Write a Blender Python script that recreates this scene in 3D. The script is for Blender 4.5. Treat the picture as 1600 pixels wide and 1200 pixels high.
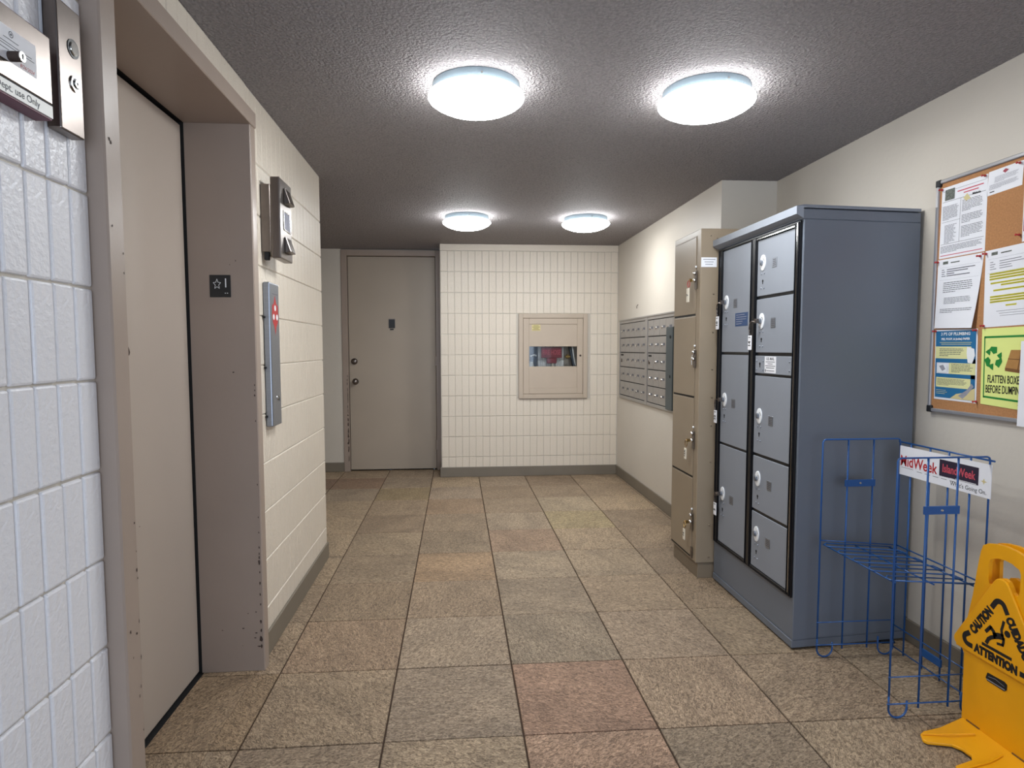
import bpy, bmesh, math, random
from mathutils import Vector, Matrix
R = random.Random(7)
PI = math.pi
for o in list(bpy.data.objects): bpy.data.objects.remove(o)
sc = bpy.context.scene
COL = sc.collection

# ------------------------------------------------------------------ camera, world, light, exposure
yaw, pitch, roll, H_CAM, FPX = 0.0752, -0.0642, -0.0025, 1.2804, 956.85
F = Vector((math.sin(yaw)*math.cos(pitch), math.cos(yaw)*math.cos(pitch), math.sin(pitch)))
Rv = Vector((math.cos(yaw), -math.sin(yaw), 0)); Uv = Rv.cross(F)
Rr = Rv*math.cos(roll) + Uv*math.sin(roll); Ur = -Rv*math.sin(roll) + Uv*math.cos(roll)
cd = bpy.data.cameras.new('camera'); cam = bpy.data.objects.new('camera', cd); COL.objects.link(cam)
m = Matrix.Identity(4)
for i in range(3):
    m[i][0] = Rr[i]; m[i][1] = Ur[i]; m[i][2] = -F[i]
m[2][3] = H_CAM
cam.matrix_world = m
cd.sensor_fit = 'HORIZONTAL'; cd.sensor_width = 36; cd.lens = FPX/1600*36
cd.shift_x = 14.17/1600; cd.shift_y = 5.46/1600; cd.clip_start = 0.05
sc.camera = cam
w = bpy.data.worlds.new('world'); sc.world = w; w.use_nodes = True
w.node_tree.nodes['Background'].inputs[0].default_value = (0.62, 0.76, 1.0, 1)
w.node_tree.nodes['Background'].inputs[1].default_value = 0.35
LAMP_EMIT = 17.0
ld = bpy.data.lights.new('daylight_opening', 'AREA'); ld.shape = 'RECTANGLE'; ld.size = 2.3; ld.size_y = 1.9
ld.energy = 21; ld.color = (0.72, 0.84, 1.0)
lo = bpy.data.objects.new('daylight_opening', ld); COL.objects.link(lo)
lo.location = (0.6, -1.9, 1.15); lo.rotation_euler = (PI/2, 0, 0)
vs = sc.view_settings
sc.display_settings.display_device = 'sRGB'
vs.view_transform = 'Standard'; vs.look = 'None'; vs.gamma = 1; vs.exposure = 1.45; vs.use_curve_mapping = False

# ------------------------------------------------------------------ materials
def srgb(r, g, b):
    f = lambda c: (c/255/12.92) if c/255 <= 0.04045 else ((c/255+0.055)/1.055)**2.4
    return (f(r), f(g), f(b), 1)
def mat(name, rgb, rough=0.5, metal=0.0, var=0.0, vscale=8, bump=0.0, bscale=60, emit=0, detail=3, spec=0.5, stretch=None, bdist=0.01, coat=0):
    mt = bpy.data.materials.new(name); mt.use_nodes = True
    nt = mt.node_tree; N = nt.nodes; L = nt.links; p = N['Principled BSDF']
    c = srgb(*rgb); p.inputs['Base Color'].default_value = c
    p.inputs['Roughness'].default_value = rough; p.inputs['Metallic'].default_value = metal
    p.inputs['Specular IOR Level'].default_value = spec
    if coat: p.inputs['Coat Weight'].default_value = coat; p.inputs['Coat Roughness'].default_value = 0.15
    if emit:
        p.inputs['Emission Color'].default_value = c; p.inputs['Emission Strength'].default_value = emit
    tc = N.new('ShaderNodeTexCoord'); src = tc.outputs['Object']
    if stretch:
        mp = N.new('ShaderNodeMapping'); mp.inputs['Scale'].default_value = stretch; L.new(src, mp.inputs['Vector']); src = mp.outputs[0]
    if var:
        n = N.new('ShaderNodeTexNoise'); n.inputs['Scale'].default_value = vscale; n.inputs['Detail'].default_value = detail
        L.new(src, n.inputs['Vector'])
        r = N.new('ShaderNodeMapRange'); r.inputs['To Min'].default_value = 1-var; r.inputs['To Max'].default_value = 1+var
        r.inputs['From Min'].default_value = 0.3; r.inputs['From Max'].default_value = 0.7
        L.new(n.outputs[0], r.inputs['Value'])
        mx = N.new('ShaderNodeVectorMath'); mx.operation = 'SCALE'; mx.inputs[0].default_value = c[:3]
        L.new(r.outputs[0], mx.inputs['Scale']); L.new(mx.outputs[0], p.inputs['Base Color'])
    if bump:
        n = N.new('ShaderNodeTexNoise'); n.inputs['Scale'].default_value = bscale; n.inputs['Detail'].default_value = 3
        L.new(src, n.inputs['Vector'])
        b = N.new('ShaderNodeBump'); b.inputs['Strength'].default_value = bump; b.inputs['Distance'].default_value = bdist
        L.new(n.outputs[0], b.inputs['Height']); L.new(b.outputs[0], p.inputs['Normal'])
    return mt
def tile_material():
    mt = bpy.data.materials.new('slate_look_tile'); mt.use_nodes = True
    nt = mt.node_tree; N = nt.nodes; L = nt.links; p = N['Principled BSDF']
    tc = N.new('ShaderNodeTexCoord'); oi = N.new('ShaderNodeObjectInfo')
    off = N.new('ShaderNodeVectorMath'); off.operation = 'SCALE'; off.inputs[0].default_value = (37, 61, 13)
    L.new(oi.outputs['Random'], off.inputs['Scale'])
    ad = N.new('ShaderNodeVectorMath'); ad.operation = 'ADD'; L.new(tc.outputs['Object'], ad.inputs[0]); L.new(off.outputs[0], ad.inputs[1])
    # each tile's grain runs its own way
    ro = N.new('ShaderNodeVectorRotate'); ro.rotation_type = 'Z_AXIS'; L.new(ad.outputs[0], ro.inputs['Vector'])
    an = N.new('ShaderNodeMath'); an.operation = 'MULTIPLY'; an.inputs[1].default_value = 40; L.new(oi.outputs['Random'], an.inputs[0]); L.new(an.outputs[0], ro.inputs['Angle'])
    mp = N.new('ShaderNodeMapping'); mp.inputs['Scale'].default_value = (1.0, 1.9, 1.0); L.new(ro.outputs[0], mp.inputs['Vector'])
    n1 = N.new('ShaderNodeTexNoise'); n1.inputs['Scale'].default_value = 3.2; n1.inputs['Detail'].default_value = 6; n1.inputs['Distortion'].default_value = .8; L.new(mp.outputs[0], n1.inputs['Vector'])
    n2 = N.new('ShaderNodeTexNoise'); n2.inputs['Scale'].default_value = 62; n2.inputs['Detail'].default_value = 6; n2.inputs['Roughness'].default_value = .65; n2.inputs['Distortion'].default_value = 1.2; L.new(mp.outputs[0], n2.inputs['Vector'])
    n3 = N.new('ShaderNodeTexNoise'); n3.inputs['Scale'].default_value = 150; n3.inputs['Detail'].default_value = 3; L.new(mp.outputs[0], n3.inputs['Vector'])
    r1 = N.new('ShaderNodeValToRGB'); e = r1.color_ramp.elements
    e[0].position = .33; e[0].color = (.84, .83, .82, 1); e[1].position = .68; e[1].color = (1.15, 1.14, 1.12, 1); L.new(n1.outputs[0], r1.inputs[0])
    r2 = N.new('ShaderNodeValToRGB'); e = r2.color_ramp.elements
    e[0].position = .40; e[0].color = (.50, .455, .41, 1); e[1].position = .60; e[1].color = (1.48, 1.47, 1.45, 1); L.new(n2.outputs[0], r2.inputs[0])
    r3 = N.new('ShaderNodeValToRGB'); e = r3.color_ramp.elements
    e[0].position = .3; e[0].color = (.8, .8, .8, 1); e[1].position = .7; e[1].color = (1.2, 1.2, 1.2, 1); L.new(n3.outputs[0], r3.inputs[0])
    def mul(a, b):
        v = N.new('ShaderNodeVectorMath'); v.operation = 'MULTIPLY'; L.new(a, v.inputs[0]); L.new(b, v.inputs[1]); return v.outputs[0]
    c = mul(mul(mul(oi.outputs['Color'], r1.outputs[0]), r2.outputs[0]), r3.outputs[0])
    L.new(c, p.inputs['Base Color'])
    p.inputs['Roughness'].default_value = .42
    hh = N.new('ShaderNodeMath'); hh.operation = 'ADD'; L.new(n2.outputs[0], hh.inputs[0]); L.new(n1.outputs[0], hh.inputs[1])
    b = N.new('ShaderNodeBump'); b.inputs['Strength'].default_value = .9; b.inputs['Distance'].default_value = .007
    L.new(hh.outputs[0], b.inputs['Height']); L.new(b.outputs[0], p.inputs['Normal'])
    return mt
def popcorn_material():
    mt = bpy.data.materials.new('popcorn_ceiling'); mt.use_nodes = True
    nt = mt.node_tree; N = nt.nodes; L = nt.links; p = N['Principled BSDF']
    p.inputs['Base Color'].default_value = srgb(190, 182, 182); p.inputs['Roughness'].default_value = .75
    tc = N.new('ShaderNodeTexCoord')
    n = N.new('ShaderNodeTexNoise'); n.inputs['Scale'].default_value = 92; n.inputs['Detail'].default_value = 5; n.inputs['Roughness'].default_value = .6; L.new(tc.outputs['Object'], n.inputs['Vector'])
    v = N.new('ShaderNodeTexVoronoi'); v.inputs['Scale'].default_value = 95; L.new(tc.outputs['Object'], v.inputs['Vector'])
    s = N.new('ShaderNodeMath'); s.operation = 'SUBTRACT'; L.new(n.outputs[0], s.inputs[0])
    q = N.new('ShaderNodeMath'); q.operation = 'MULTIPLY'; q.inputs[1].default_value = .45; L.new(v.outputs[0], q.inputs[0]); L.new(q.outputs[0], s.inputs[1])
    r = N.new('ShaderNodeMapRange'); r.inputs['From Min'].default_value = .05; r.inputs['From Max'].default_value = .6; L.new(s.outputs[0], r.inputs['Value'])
    r9 = N.new('ShaderNodeMapRange'); r9.inputs['To Min'].default_value = .74; r9.inputs['To Max'].default_value = 1.12; L.new(r.outputs[0], r9.inputs['Value'])   # fine shade in the pits, put into the colour
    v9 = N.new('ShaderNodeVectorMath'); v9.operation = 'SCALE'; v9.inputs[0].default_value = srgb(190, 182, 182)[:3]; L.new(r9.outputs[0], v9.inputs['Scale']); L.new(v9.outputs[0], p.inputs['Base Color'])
    b = N.new('ShaderNodeBump'); b.inputs['Strength'].default_value = 1.0; b.inputs['Distance'].default_value = .024
    L.new(r.outputs[0], b.inputs['Height']); L.new(b.outputs[0], p.inputs['Normal'])
    return mt

M = dict(
 block=mat('painted_block', (220, 209, 193), .36, bump=.6, bscale=80, bdist=.005, var=.02, vscale=5),
 blocknear=mat('daylight_tinted_block', (224, 223, 226), .36, bump=.5, bscale=80, bdist=.005, var=.02, vscale=5),  # block paint with some of the cool daylight put into its colour
 joint=mat('painted_mortar', (196, 188, 176), .6, bump=.3, bscale=90, bdist=.004),
 plaster=mat('painted_plaster', (201, 193, 181), .5, bump=.25, bscale=45, bdist=.003, var=.02, vscale=3),
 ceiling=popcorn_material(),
 tile=tile_material(),
 grout=mat('brown_grout', (66, 48, 34), .9, var=.15, vscale=30),
 base=mat('vinyl_baseboard', (118, 109, 96), .45, var=.05, vscale=6),
 frame=mat('tan_painted_steel', (156, 140, 128), .36, bump=.12, bscale=60, bdist=.002, var=.03, vscale=4),
 elev=mat('elevator_door_paint', (174, 161, 149), .45, bump=.08, bscale=90, bdist=.002, var=.02, vscale=3),
 door=mat('tan_door_paint', (166, 152, 136), .42, bump=.06, bscale=50, bdist=.002, var=.03, vscale=2),
 boxshell=mat('plum_painted_box', (96, 52, 70), .5, var=.05),
 stripwhite=mat('bright_label_tape', (250, 250, 244), .5, var=.01),
 chip=mat('chipped_paint_dark', (62, 48, 42), .8, var=.3, vscale=60),
 black=mat('black_gap', (12, 12, 13), .7, var=.1),
 blackgloss=mat('black_trim', (13, 15, 20), .3, var=.1, spec=.4),
 steel=mat('brushed_steel', (122, 114, 109), .32, metal=1, var=.06, vscale=20, stretch=(1, 1, 12)),
 steelblue=mat('satin_steel', (142, 147, 156), .36, metal=.85, var=.05, vscale=14, stretch=(12, 12, 1)),
 chrome=mat('chrome', (214, 212, 208), .12, metal=1, var=.03),
 brass=mat('aged_brass', (150, 120, 70), .3, metal=1, var=.1),
 grey=mat('blue_grey_cabinet_paint', (104, 110, 120), .36, bump=.05, bscale=220, bdist=.001, var=.02, vscale=4),
 greydoor=mat('silver_grey_door_paint', (133, 138, 147), .5, metal=.05, bump=.08, bscale=300, bdist=.001, var=.02, vscale=5),
 tan=mat('tan_locker_paint', (143, 128, 108), .4, bump=.18, bscale=170, bdist=.0015, var=.03, vscale=4),
 tandark=mat('tan_locker_base', (124, 110, 92), .5, var=.04),
 alu=mat('mailbox_aluminium', (158, 154, 150), .36, metal=.5, var=.04, vscale=8),
 aludark=mat('mailbox_side_bar', (72, 82, 86), .4, metal=.4, var=.04),
 hose=mat('hose_cabinet_paint', (186, 170, 152), .4, bump=.05, bscale=90, var=.02),
 hosecloth=mat('white_canvas_hose', (240, 236, 230), .8, bump=.4, bscale=120, var=.06, vscale=20),
 darkhose=mat('dark_pipe', (70, 76, 84), .35, metal=.5, var=.1),
 red=mat('dark_red_plate', (132, 20, 40), .35, var=.04),
 redink=mat('pinkish_red_ink', (196, 78, 92), .5, var=.05),
 redbright=mat('red_ink', (178, 40, 42), .5, var=.05),
 white=mat('white_paper', (228, 228, 232), .6, var=.015, vscale=6),
 offwhite=mat('off_white_tag', (226, 218, 200), .5, var=.03),
 ink=mat('grey_ink', (92, 92, 98), .7, var=.1, vscale=40),
 inkblack=mat('black_ink', (20, 18, 20), .6, var=.1),
 inklight=mat('faint_ink', (150, 150, 158), .7, var=.1, vscale=40),
 highlighter=mat('yellow_highlighter', (212, 204, 60), .6, var=.05, vscale=30),
 inkolive=mat('ink_under_highlighter', (120, 112, 34), .7, var=.1, vscale=60),
 cork=mat('cork', (172, 122, 78), .85, bump=.4, bscale=300, bdist=.002, var=.12, vscale=160),
 boardframe=mat('board_aluminium_frame', (190, 188, 190), .3, metal=.7, var=.03),
 plastic=mat('black_plastic', (28, 28, 30), .4, var=.05),
 blueink=mat('poster_blue', (34, 104, 150), .5, var=.06, vscale=12),
 cream=mat('poster_cream', (222, 220, 160), .5, var=.03),
 neon=mat('yellow_green_sheet', (224, 232, 140), .45, var=.02),
 green=mat('sign_green', (30, 128, 52), .5, var=.04),
 carton=mat('printed_carton_brown', (168, 122, 66), .6, var=.06, vscale=40),
 cartondark=mat('printed_carton_edge', (120, 80, 40), .6, var=.06),
 maroon=mat('maroon_print', (150, 44, 62), .5, var=.04),
 blackbox=mat('dark_purple_print', (44, 34, 52), .5, var=.06),
 yellow=mat('yellow_plastic', (238, 166, 6), .42, bump=.06, bscale=180, bdist=.001, var=.03, vscale=9),
 rackblue=mat('blue_coated_wire', (16, 76, 138), .35, var=.05, spec=.6),
 plateblue=mat('blue_label', (38, 68, 110), .4, var=.05),
 platewhite=mat('white_lock_ring', (232, 234, 236), .35, var=.02),
 lampring=mat('lamp_ring_metal', (128, 142, 150), .4, metal=.2, var=.02),
 photo=mat('small_printed_photo', (96, 100, 92), .6, var=.5, vscale=160),
 sticker=mat('pale_yellow_sticker', (206, 192, 140), .5, var=.04),
)
def glass():
    mt = bpy.data.materials.new('clear_pane'); mt.use_nodes = True
    N = mt.node_tree.nodes; L = mt.node_tree.links
    for n in list(N): N.remove(n)
    o = N.new('ShaderNodeOutputMaterial'); mx = N.new('ShaderNodeMixShader'); t = N.new('ShaderNodeBsdfTransparent'); g = N.new('ShaderNodeBsdfGlossy')
    g.inputs['Roughness'].default_value = .04; t.inputs[0].default_value = (.93, .95, .96, 1)
    fr = N.new('ShaderNodeFresnel'); L.new(fr.outputs[0], mx.inputs[0]); L.new(t.outputs[0], mx.inputs[1]); L.new(g.outputs[0], mx.inputs[2]); L.new(mx.outputs[0], o.inputs[0])
    return mt
M['glass'] = glass()
def lamp_mat():
    mt = bpy.data.materials.new('glowing_diffuser'); mt.use_nodes = True
    p = mt.node_tree.nodes['Principled BSDF']; p.inputs['Base Color'].default_value = srgb(225, 238, 240)
    p.inputs['Roughness'].default_value = .3
    p.inputs['Emission Color'].default_value = (.955, .985, 1.0, 1); p.inputs['Emission Strength'].default_value = LAMP_EMIT
    N = mt.node_tree.nodes; L = mt.node_tree.links
    g = N.new('ShaderNodeNewGeometry'); sx = N.new('ShaderNodeSeparateXYZ'); L.new(g.outputs['Normal'], sx.inputs[0])
    r = N.new('ShaderNodeMapRange'); r.inputs['From Min'].default_value = -.15; r.inputs['From Max'].default_value = -.95   # the flat underside glows more than the rim
    r.inputs['To Min'].default_value = LAMP_EMIT*.55; r.inputs['To Max'].default_value = LAMP_EMIT*1.1; r.interpolation_type = 'SMOOTHSTEP'
    L.new(sx.outputs['Z'], r.inputs['Value']); L.new(r.outputs[0], p.inputs['Emission Strength'])
    return mt
M['lamp'] = lamp_mat()
def marble_screen():
    return mat('grey_display', (112, 114, 128), .55, var=.25, vscale=22)
M['screen'] = marble_screen()

# ------------------------------------------------------------------ helpers
def box(bm, x0, x1, y0, y1, z0, z1, bev=0, seg=1):
    b2 = bmesh.new()
    vs_ = [b2.verts.new((x, y, z)) for x in (x0, x1) for y in (y0, y1) for z in (z0, z1)]
    for f in ((0, 1, 3, 2), (4, 6, 7, 5), (0, 4, 5, 1), (2, 3, 7, 6), (0, 2, 6, 4), (1, 5, 7, 3)):
        b2.faces.new([vs_[i] for i in f])
    bmesh.ops.recalc_face_normals(b2, faces=b2.faces)
    if bev: bmesh.ops.bevel(b2, geom=b2.edges[:], offset=bev, segments=seg, affect='EDGES', profile=.5)
    tmp = bpy.data.meshes.new('t'); b2.to_mesh(tmp); b2.free(); bm.from_mesh(tmp); bpy.data.meshes.remove(tmp)
    return bm
def NB(*a, **k): return box(bmesh.new(), *a, **k)
def rect(bm, x0, x1, y0, y1, z):
    bm.faces.new([bm.verts.new(p) for p in ((x0, y0, z), (x1, y0, z), (x1, y1, z), (x0, y1, z))])
def prism(bm, pts, z0, z1, bev=0, hole=None):
    """polygon (x,y) extruded z0..z1"""
    b2 = bmesh.new()
    if hole:
        e = []
        for loop in (pts, hole):
            v = [b2.verts.new((x, y, z0)) for x, y in loop]
            for i in range(len(v)): e.append(b2.edges.new((v[i], v[(i+1) % len(v)])))
        bmesh.ops.triangle_fill(b2, edges=e, use_beauty=True, use_dissolve=False)
    else:
        b2.faces.new([b2.verts.new((x, y, z0)) for x, y in pts])
    r = bmesh.ops.extrude_face_region(b2, geom=b2.faces[:])
    bmesh.ops.translate(b2, verts=[g for g in r['geom'] if isinstance(g, bmesh.types.BMVert)], vec=(0, 0, z1-z0))
    bmesh.ops.recalc_face_normals(b2, faces=b2.faces)
    if bev:
        ed = [x for x in b2.edges if len(x.link_faces) == 2 and x.calc_face_angle(0) > .8 and abs(x.verts[0].co.z-x.verts[1].co.z) < 1e-6]
        bmesh.ops.bevel(b2, geom=ed, offset=bev, segments=2, affect='EDGES', profile=.5)
    tmp = bpy.data.meshes.new('t'); b2.to_mesh(tmp); b2.free(); bm.from_mesh(tmp); bpy.data.meshes.remove(tmp)
    return bm
def cyl(bm, c, r, z0, z1, n=20, r2=None, axis='z', bev=0):
    b2 = bmesh.new(); r2 = r if r2 is None else r2
    a = [b2.verts.new((r*math.cos(2*PI*i/n), r*math.sin(2*PI*i/n), z0)) for i in range(n)]
    b = [b2.verts.new((r2*math.cos(2*PI*i/n), r2*math.sin(2*PI*i/n), z1)) for i in range(n)]
    b2.faces.new(a[::-1]); b2.faces.new(b)
    for i in range(n): b2.faces.new((a[i], a[(i+1) % n], b[(i+1) % n], b[i]))
    if bev: bmesh.ops.bevel(b2, geom=[e for e in b2.edges if abs(e.verts[0].co.z-z1) < 1e-6 and abs(e.verts[1].co.z-z1) < 1e-6], offset=bev, segments=2, affect='EDGES')
    for v in b2.verts:
        x, y, z = v.co
        v.co = {'z': (c[0]+x, c[1]+y, z), 'y': (c[0]+x, z, c[1]+y), 'x': (z, c[0]+x, c[1]+y)}[axis]
    bmesh.ops.recalc_face_normals(b2, faces=b2.faces)
    tmp = bpy.data.meshes.new('t'); b2.to_mesh(tmp); b2.free(); bm.from_mesh(tmp); bpy.data.meshes.remove(tmp)
    return bm
def lathe(bm, prof, n=48, c=(0, 0)):
    rings = []
    for r, z in prof:
        rings.append([bm.verts.new((c[0]+r*math.cos(2*PI*i/n), c[1]+r*math.sin(2*PI*i/n), z)) for i in range(n)] if r > 1e-6 else [bm.verts.new((c[0], c[1], z))])
    for a, b in zip(rings, rings[1:]):
        for i in range(n):
            j = (i+1) % n
            if len(a) == 1: bm.faces.new((a[0], b[j], b[i]))
            elif len(b) == 1: bm.faces.new((a[i], a[j], b[0]))
            else: bm.faces.new((a[i], a[j], b[j], b[i]))
    bmesh.ops.recalc_face_normals(bm, faces=bm.faces)
    return bm
def tube(bm, pts, r, n=8, closed=False):
    P = [Vector(p) for p in pts]; rings = []
    k = len(P)
    up = None
    for i in range(k):
        if closed: t = (P[(i+1) % k]-P[i-1]).normalized()
        else: t = ((P[min(i+1, k-1)]-P[i]).normalized() + (P[i]-P[max(i-1, 0)]).normalized())
        if t.length < 1e-6: t = Vector((0, 0, 1))
        t.normalize()
        if up is None: up = t.orthogonal().normalized()
        up = (up-t*up.dot(t)).normalized(); s = t.cross(up)
        rings.append([bm.verts.new(P[i]+r*(math.cos(2*PI*j/n)*up+math.sin(2*PI*j/n)*s)) for j in range(n)])
    for i in range(k if closed else k-1):
        a, b = rings[i], rings[(i+1) % k]
        for j in range(n): bm.faces.new((a[j], a[(j+1) % n], b[(j+1) % n], b[j]))
    if not closed: bm.faces.new(rings[0][::-1]); bm.faces.new(rings[-1])
    return bm
def arc(cx, cy, r, a0, a1, n=8):
    return [(cx+r*math.cos(math.radians(a0+(a1-a0)*i/n)), cy+r*math.sin(math.radians(a0+(a1-a0)*i/n))) for i in range(n+1)]
def text(bm, s, x, y, size, z=0.0006, rot=0, align='CENTER', sx=1.0, bold=0.0, shear=0):
    cu = bpy.data.curves.new('t', 'FONT'); cu.body = s; cu.size = size; cu.align_x = align; cu.align_y = 'CENTER'; cu.offset = bold; cu.shear = shear
    cu.resolution_u = 3
    ob = bpy.data.objects.new('t', cu); COL.objects.link(ob)
    bpy.context.view_layer.update()
    me = bpy.data.meshes.new_from_object(ob.evaluated_get(bpy.context.evaluated_depsgraph_get()))
    me.transform(Matrix.Translation((x, y, z)) @ Matrix.Rotation(rot, 4, 'Z') @ Matrix.Diagonal((sx, 1, 1, 1)))
    bm.from_mesh(me); bpy.data.meshes.remove(me); bpy.data.objects.remove(ob); bpy.data.curves.remove(cu)
    return bm
def finish(name, bm, m, smooth=False):
    me = bpy.data.meshes.new(name); bm.to_mesh(me); bm.free()
    for x in (m if isinstance(m, (list, tuple)) else [m]): me.materials.append(x)
    if smooth:
        for p in me.polygons: p.use_smooth = True
    return me
STUFF = {'print_lines', 'rules', 'headline', 'letterhead', 'highlighting', 'highlighted_text', 'blue_bands', 'cream_panels', 'pale_lines', 'paper_roll_picture', 'tap_picture', 'green_border', 'recycling_arrows', 'carton_shade', 'small_print', 'label_print', 'card_print', 'sticker_print', 'tag_print', 'notice_print', 'panel_print', 'rivets', 'screws', 'set_screws', 'engraved_number', 'emblem_discs', 'star_and_numeral', 'hinge_slots', 'foot_ribs', 'badge_lines', 'levelling_feet', 'fixing_tabs', 'scratches', 'tag_line', 'box_underline', 'handwriting', 'falling_figure', 'trim_bead', 'edge_ribs', 'bar_knob', 'keyhole', 'key_ring', 'lock_cylinder', 'signature', 'lettering', 'title', 'warning_print', 'red_title', 'box_title', 'strip_lettering', 'blue_writing', 'red_writing'}
def obj(name, bm, m, parent=None, smooth=False, loc=None, label=None, kind=None):
    if name in STUFF: kind = 'stuff'
    o = bpy.data.objects.new(name, finish(name, bm, m, smooth)); COL.objects.link(o)
    if parent: o.parent = parent
    if loc: o.location = loc
    if label: o['label'] = label
    if kind: o['kind'] = kind
    return o
def inst(name, me, parent, loc, rot=None, scale=None):
    o = bpy.data.objects.new(name, me); COL.objects.link(o); o.parent = parent; o.location = loc
    if rot: o.rotation_euler = rot
    if scale: o.scale = scale
    return o
def thing(name, label, cat, mtx, group=None, kind=None):
    o = bpy.data.objects.new(name, None); COL.objects.link(o); o.matrix_world = mtx
    o.empty_display_size = .1
    if label: o['label'] = label
    if cat: o['category'] = cat
    if group: o['group'] = group
    if kind: o['kind'] = kind
    return o
def tag(o, label, cat, group=None):
    o['label'] = label; o['category'] = cat
    if group: o['group'] = group
    return o
def struct(name, mtx=None):
    return thing(name, None, None, mtx or Matrix.Identity(4), kind='structure')
def face_mtx(origin, facing):
    """local x = right as seen by a viewer, y = up, z = towards the viewer"""
    ux = {'-X': (0, -1, 0), '+X': (0, 1, 0), '-Y': (1, 0, 0)}[facing]
    ux = Vector(ux); uy = Vector((0, 0, 1)); n = ux.cross(uy); mm = Matrix.Identity(4)
    for i in range(3): mm[i][0] = ux[i]; mm[i][1] = uy[i]; mm[i][2] = n[i]; mm[i][3] = origin[i]
    return mm
def T(x, y, z): return Matrix.Translation((x, y, z))
def copy_tree(o, parent=None):
    c = o.copy(); COL.objects.link(c)
    if parent: c.parent = parent
    for ch in list(o.children): copy_tree(ch, c)
    return c

XL, XR1, XR2, YB, YC, YS, YD, HC = -.80, 1.613, 1.961, 6.057, 3.75, 3.677, 6.42, 2.294
C8 = .2032; SC = .4064/6

# ------------------------------------------------------------------ floor
fl = struct('floor')
obj('grout_bed', NB(-2.2, XR2, -2.0, 6.5, -.06, -.006), M['grout'], fl)
TS, X0, Y0 = .459, -.7055, 1.941
G, GX = .0021, .0031
base_c = [(158, 140, 121), (150, 133, 115), (165, 148, 128), (146, 132, 117), (170, 152, 131), (154, 140, 125)]
special = {(1, 0): (156, 141, 126), (2, 0): (160, 130, 113), (3, 0): (163, 143, 124), (0, 0): (158, 140, 120), (-1, 0): (146, 126, 104),
           (2, -1): (166, 138, 120), (3, -1): (136, 123, 108), (1, 1): (163, 147, 130), (2, 1): (142, 131, 117), (3, 1): (160, 142, 125), (0, 1): (160, 138, 118),
           (0, 2): (148, 130, 111), (1, 2): (158, 139, 120), (2, 2): (152, 138, 122), (1, 3): (168, 142, 116), (0, 3): (150, 134, 115), (2, 3): (170, 155, 136), (3, 3): (166, 150, 130),
           (2, 4): (162, 138, 120), (3, 5): (166, 152, 122), (3, 6): (176, 163, 142), (0, 5): (138, 120, 102), (1, 4): (142, 127, 110), (1, 6): (156, 134, 114), (-2, 8): (132, 108, 94), (-1, 8): (140, 116, 100),
           (0, 7): (150, 134, 108), (1, 7): (166, 150, 136), (2, 8): (164, 148, 132), (3, 8): (136, 118, 102), (2, 7): (146, 128, 110), (2, 5): (168, 153, 136), (4, 2): (150, 132, 113), (4, 1): (152, 135, 115), (4, 3): (132, 117, 102)}
def tone(c):
    m_ = (157, 140, 123); k_ = .85 if c[0]-c[2] > 36 else .55; return srgb(*[m_[q]-(5, 6, 9)[q]+(c[q]-m_[q])*k_ for q in range(3)])
def tile_mesh(x0, x1, y0, y1):
    bm = NB(x0, x1, y0, y1, -.012, 0, bev=.0018)
    return finish('floor_tile', bm, M['tile'])
full_tile = tile_mesh(GX, TS-GX, G, TS-G)
def clip_tile(i, j, x0, x1, y0, y1):
    ax0 = max(x0, X0+i*TS+GX); ax1 = min(x1, X0+(i+1)*TS-GX); ay0 = max(y0, Y0+j*TS+G); ay1 = min(y1, Y0+(j+1)*TS-G)
    if ax1-ax0 < .012 or ay1-ay0 < .012: return
    if ax1-ax0 > TS-2*GX-.001 and ay1-ay0 > TS-2*G-.001: me = full_tile
    else: me = tile_mesh(ax0-X0-i*TS, ax1-X0-i*TS, ay0-Y0-j*TS, ay1-Y0-j*TS)
    o = inst('floor_tile', me, fl, (X0+i*TS, Y0+j*TS, R.uniform(-.0006, .0006)))
    c = tone(special.get((i, j), R.choice(base_c))); k = 1 if (i, j) in special else R.uniform(.93, 1.05)
    o.color = (c[0]*k, c[1]*k, c[2]*k, 1)
for j in range(-8, 11):
    for i in range(-4, 6):
        y = Y0+j*TS
        clip_tile(i, j, XL if y < 3.3 else XL, XR2, -1.95, 6.5) if i >= 0 else None
        if i < 0:
            clip_tile(i, j, XL, XR2, -1.95, YC)
            clip_tile(i, j, -2.15, XR2, max(YC, -1.95), 6.5)
# tile running into the lift doorway
for j in (-2, -1, 0, 1):
    x0, x1 = -1.006, XL; y0 = max(1.50, Y0+j*TS+G); y1 = min(2.43, Y0+(j+1)*TS-G)
    if y1-y0 > .02:
        o = inst('floor_tile', finish('floor_tile', NB(x0-X0, XL-X0-.0003, y0-Y0-j*TS, y1-Y0-j*TS, -.012, 0), M['tile']), fl, (X0, Y0+j*TS, 0))
        c = tone(special.get((-1, j), (150, 132, 112))); o.color = (c[0], c[1], c[2], 1)

# ------------------------------------------------------------------ ceiling
ce = struct('ceiling')
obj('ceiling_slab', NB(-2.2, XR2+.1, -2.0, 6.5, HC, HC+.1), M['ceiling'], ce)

# ------------------------------------------------------------------ block walls
def piece_mesh(w, h, d=.02, bev=.004):
    return finish('brick', NB(.0012, w-.0012, .0021, h-.0021, -d, 0, bev=bev, seg=2), M['block'], smooth=False)
pm = piece_mesh(SC, C8)
pmn = finish('brick', NB(.0018, SC-.0018, .0024, C8-.0024, -.02, 0, bev=.0055, seg=2), M['blocknear'])
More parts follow.
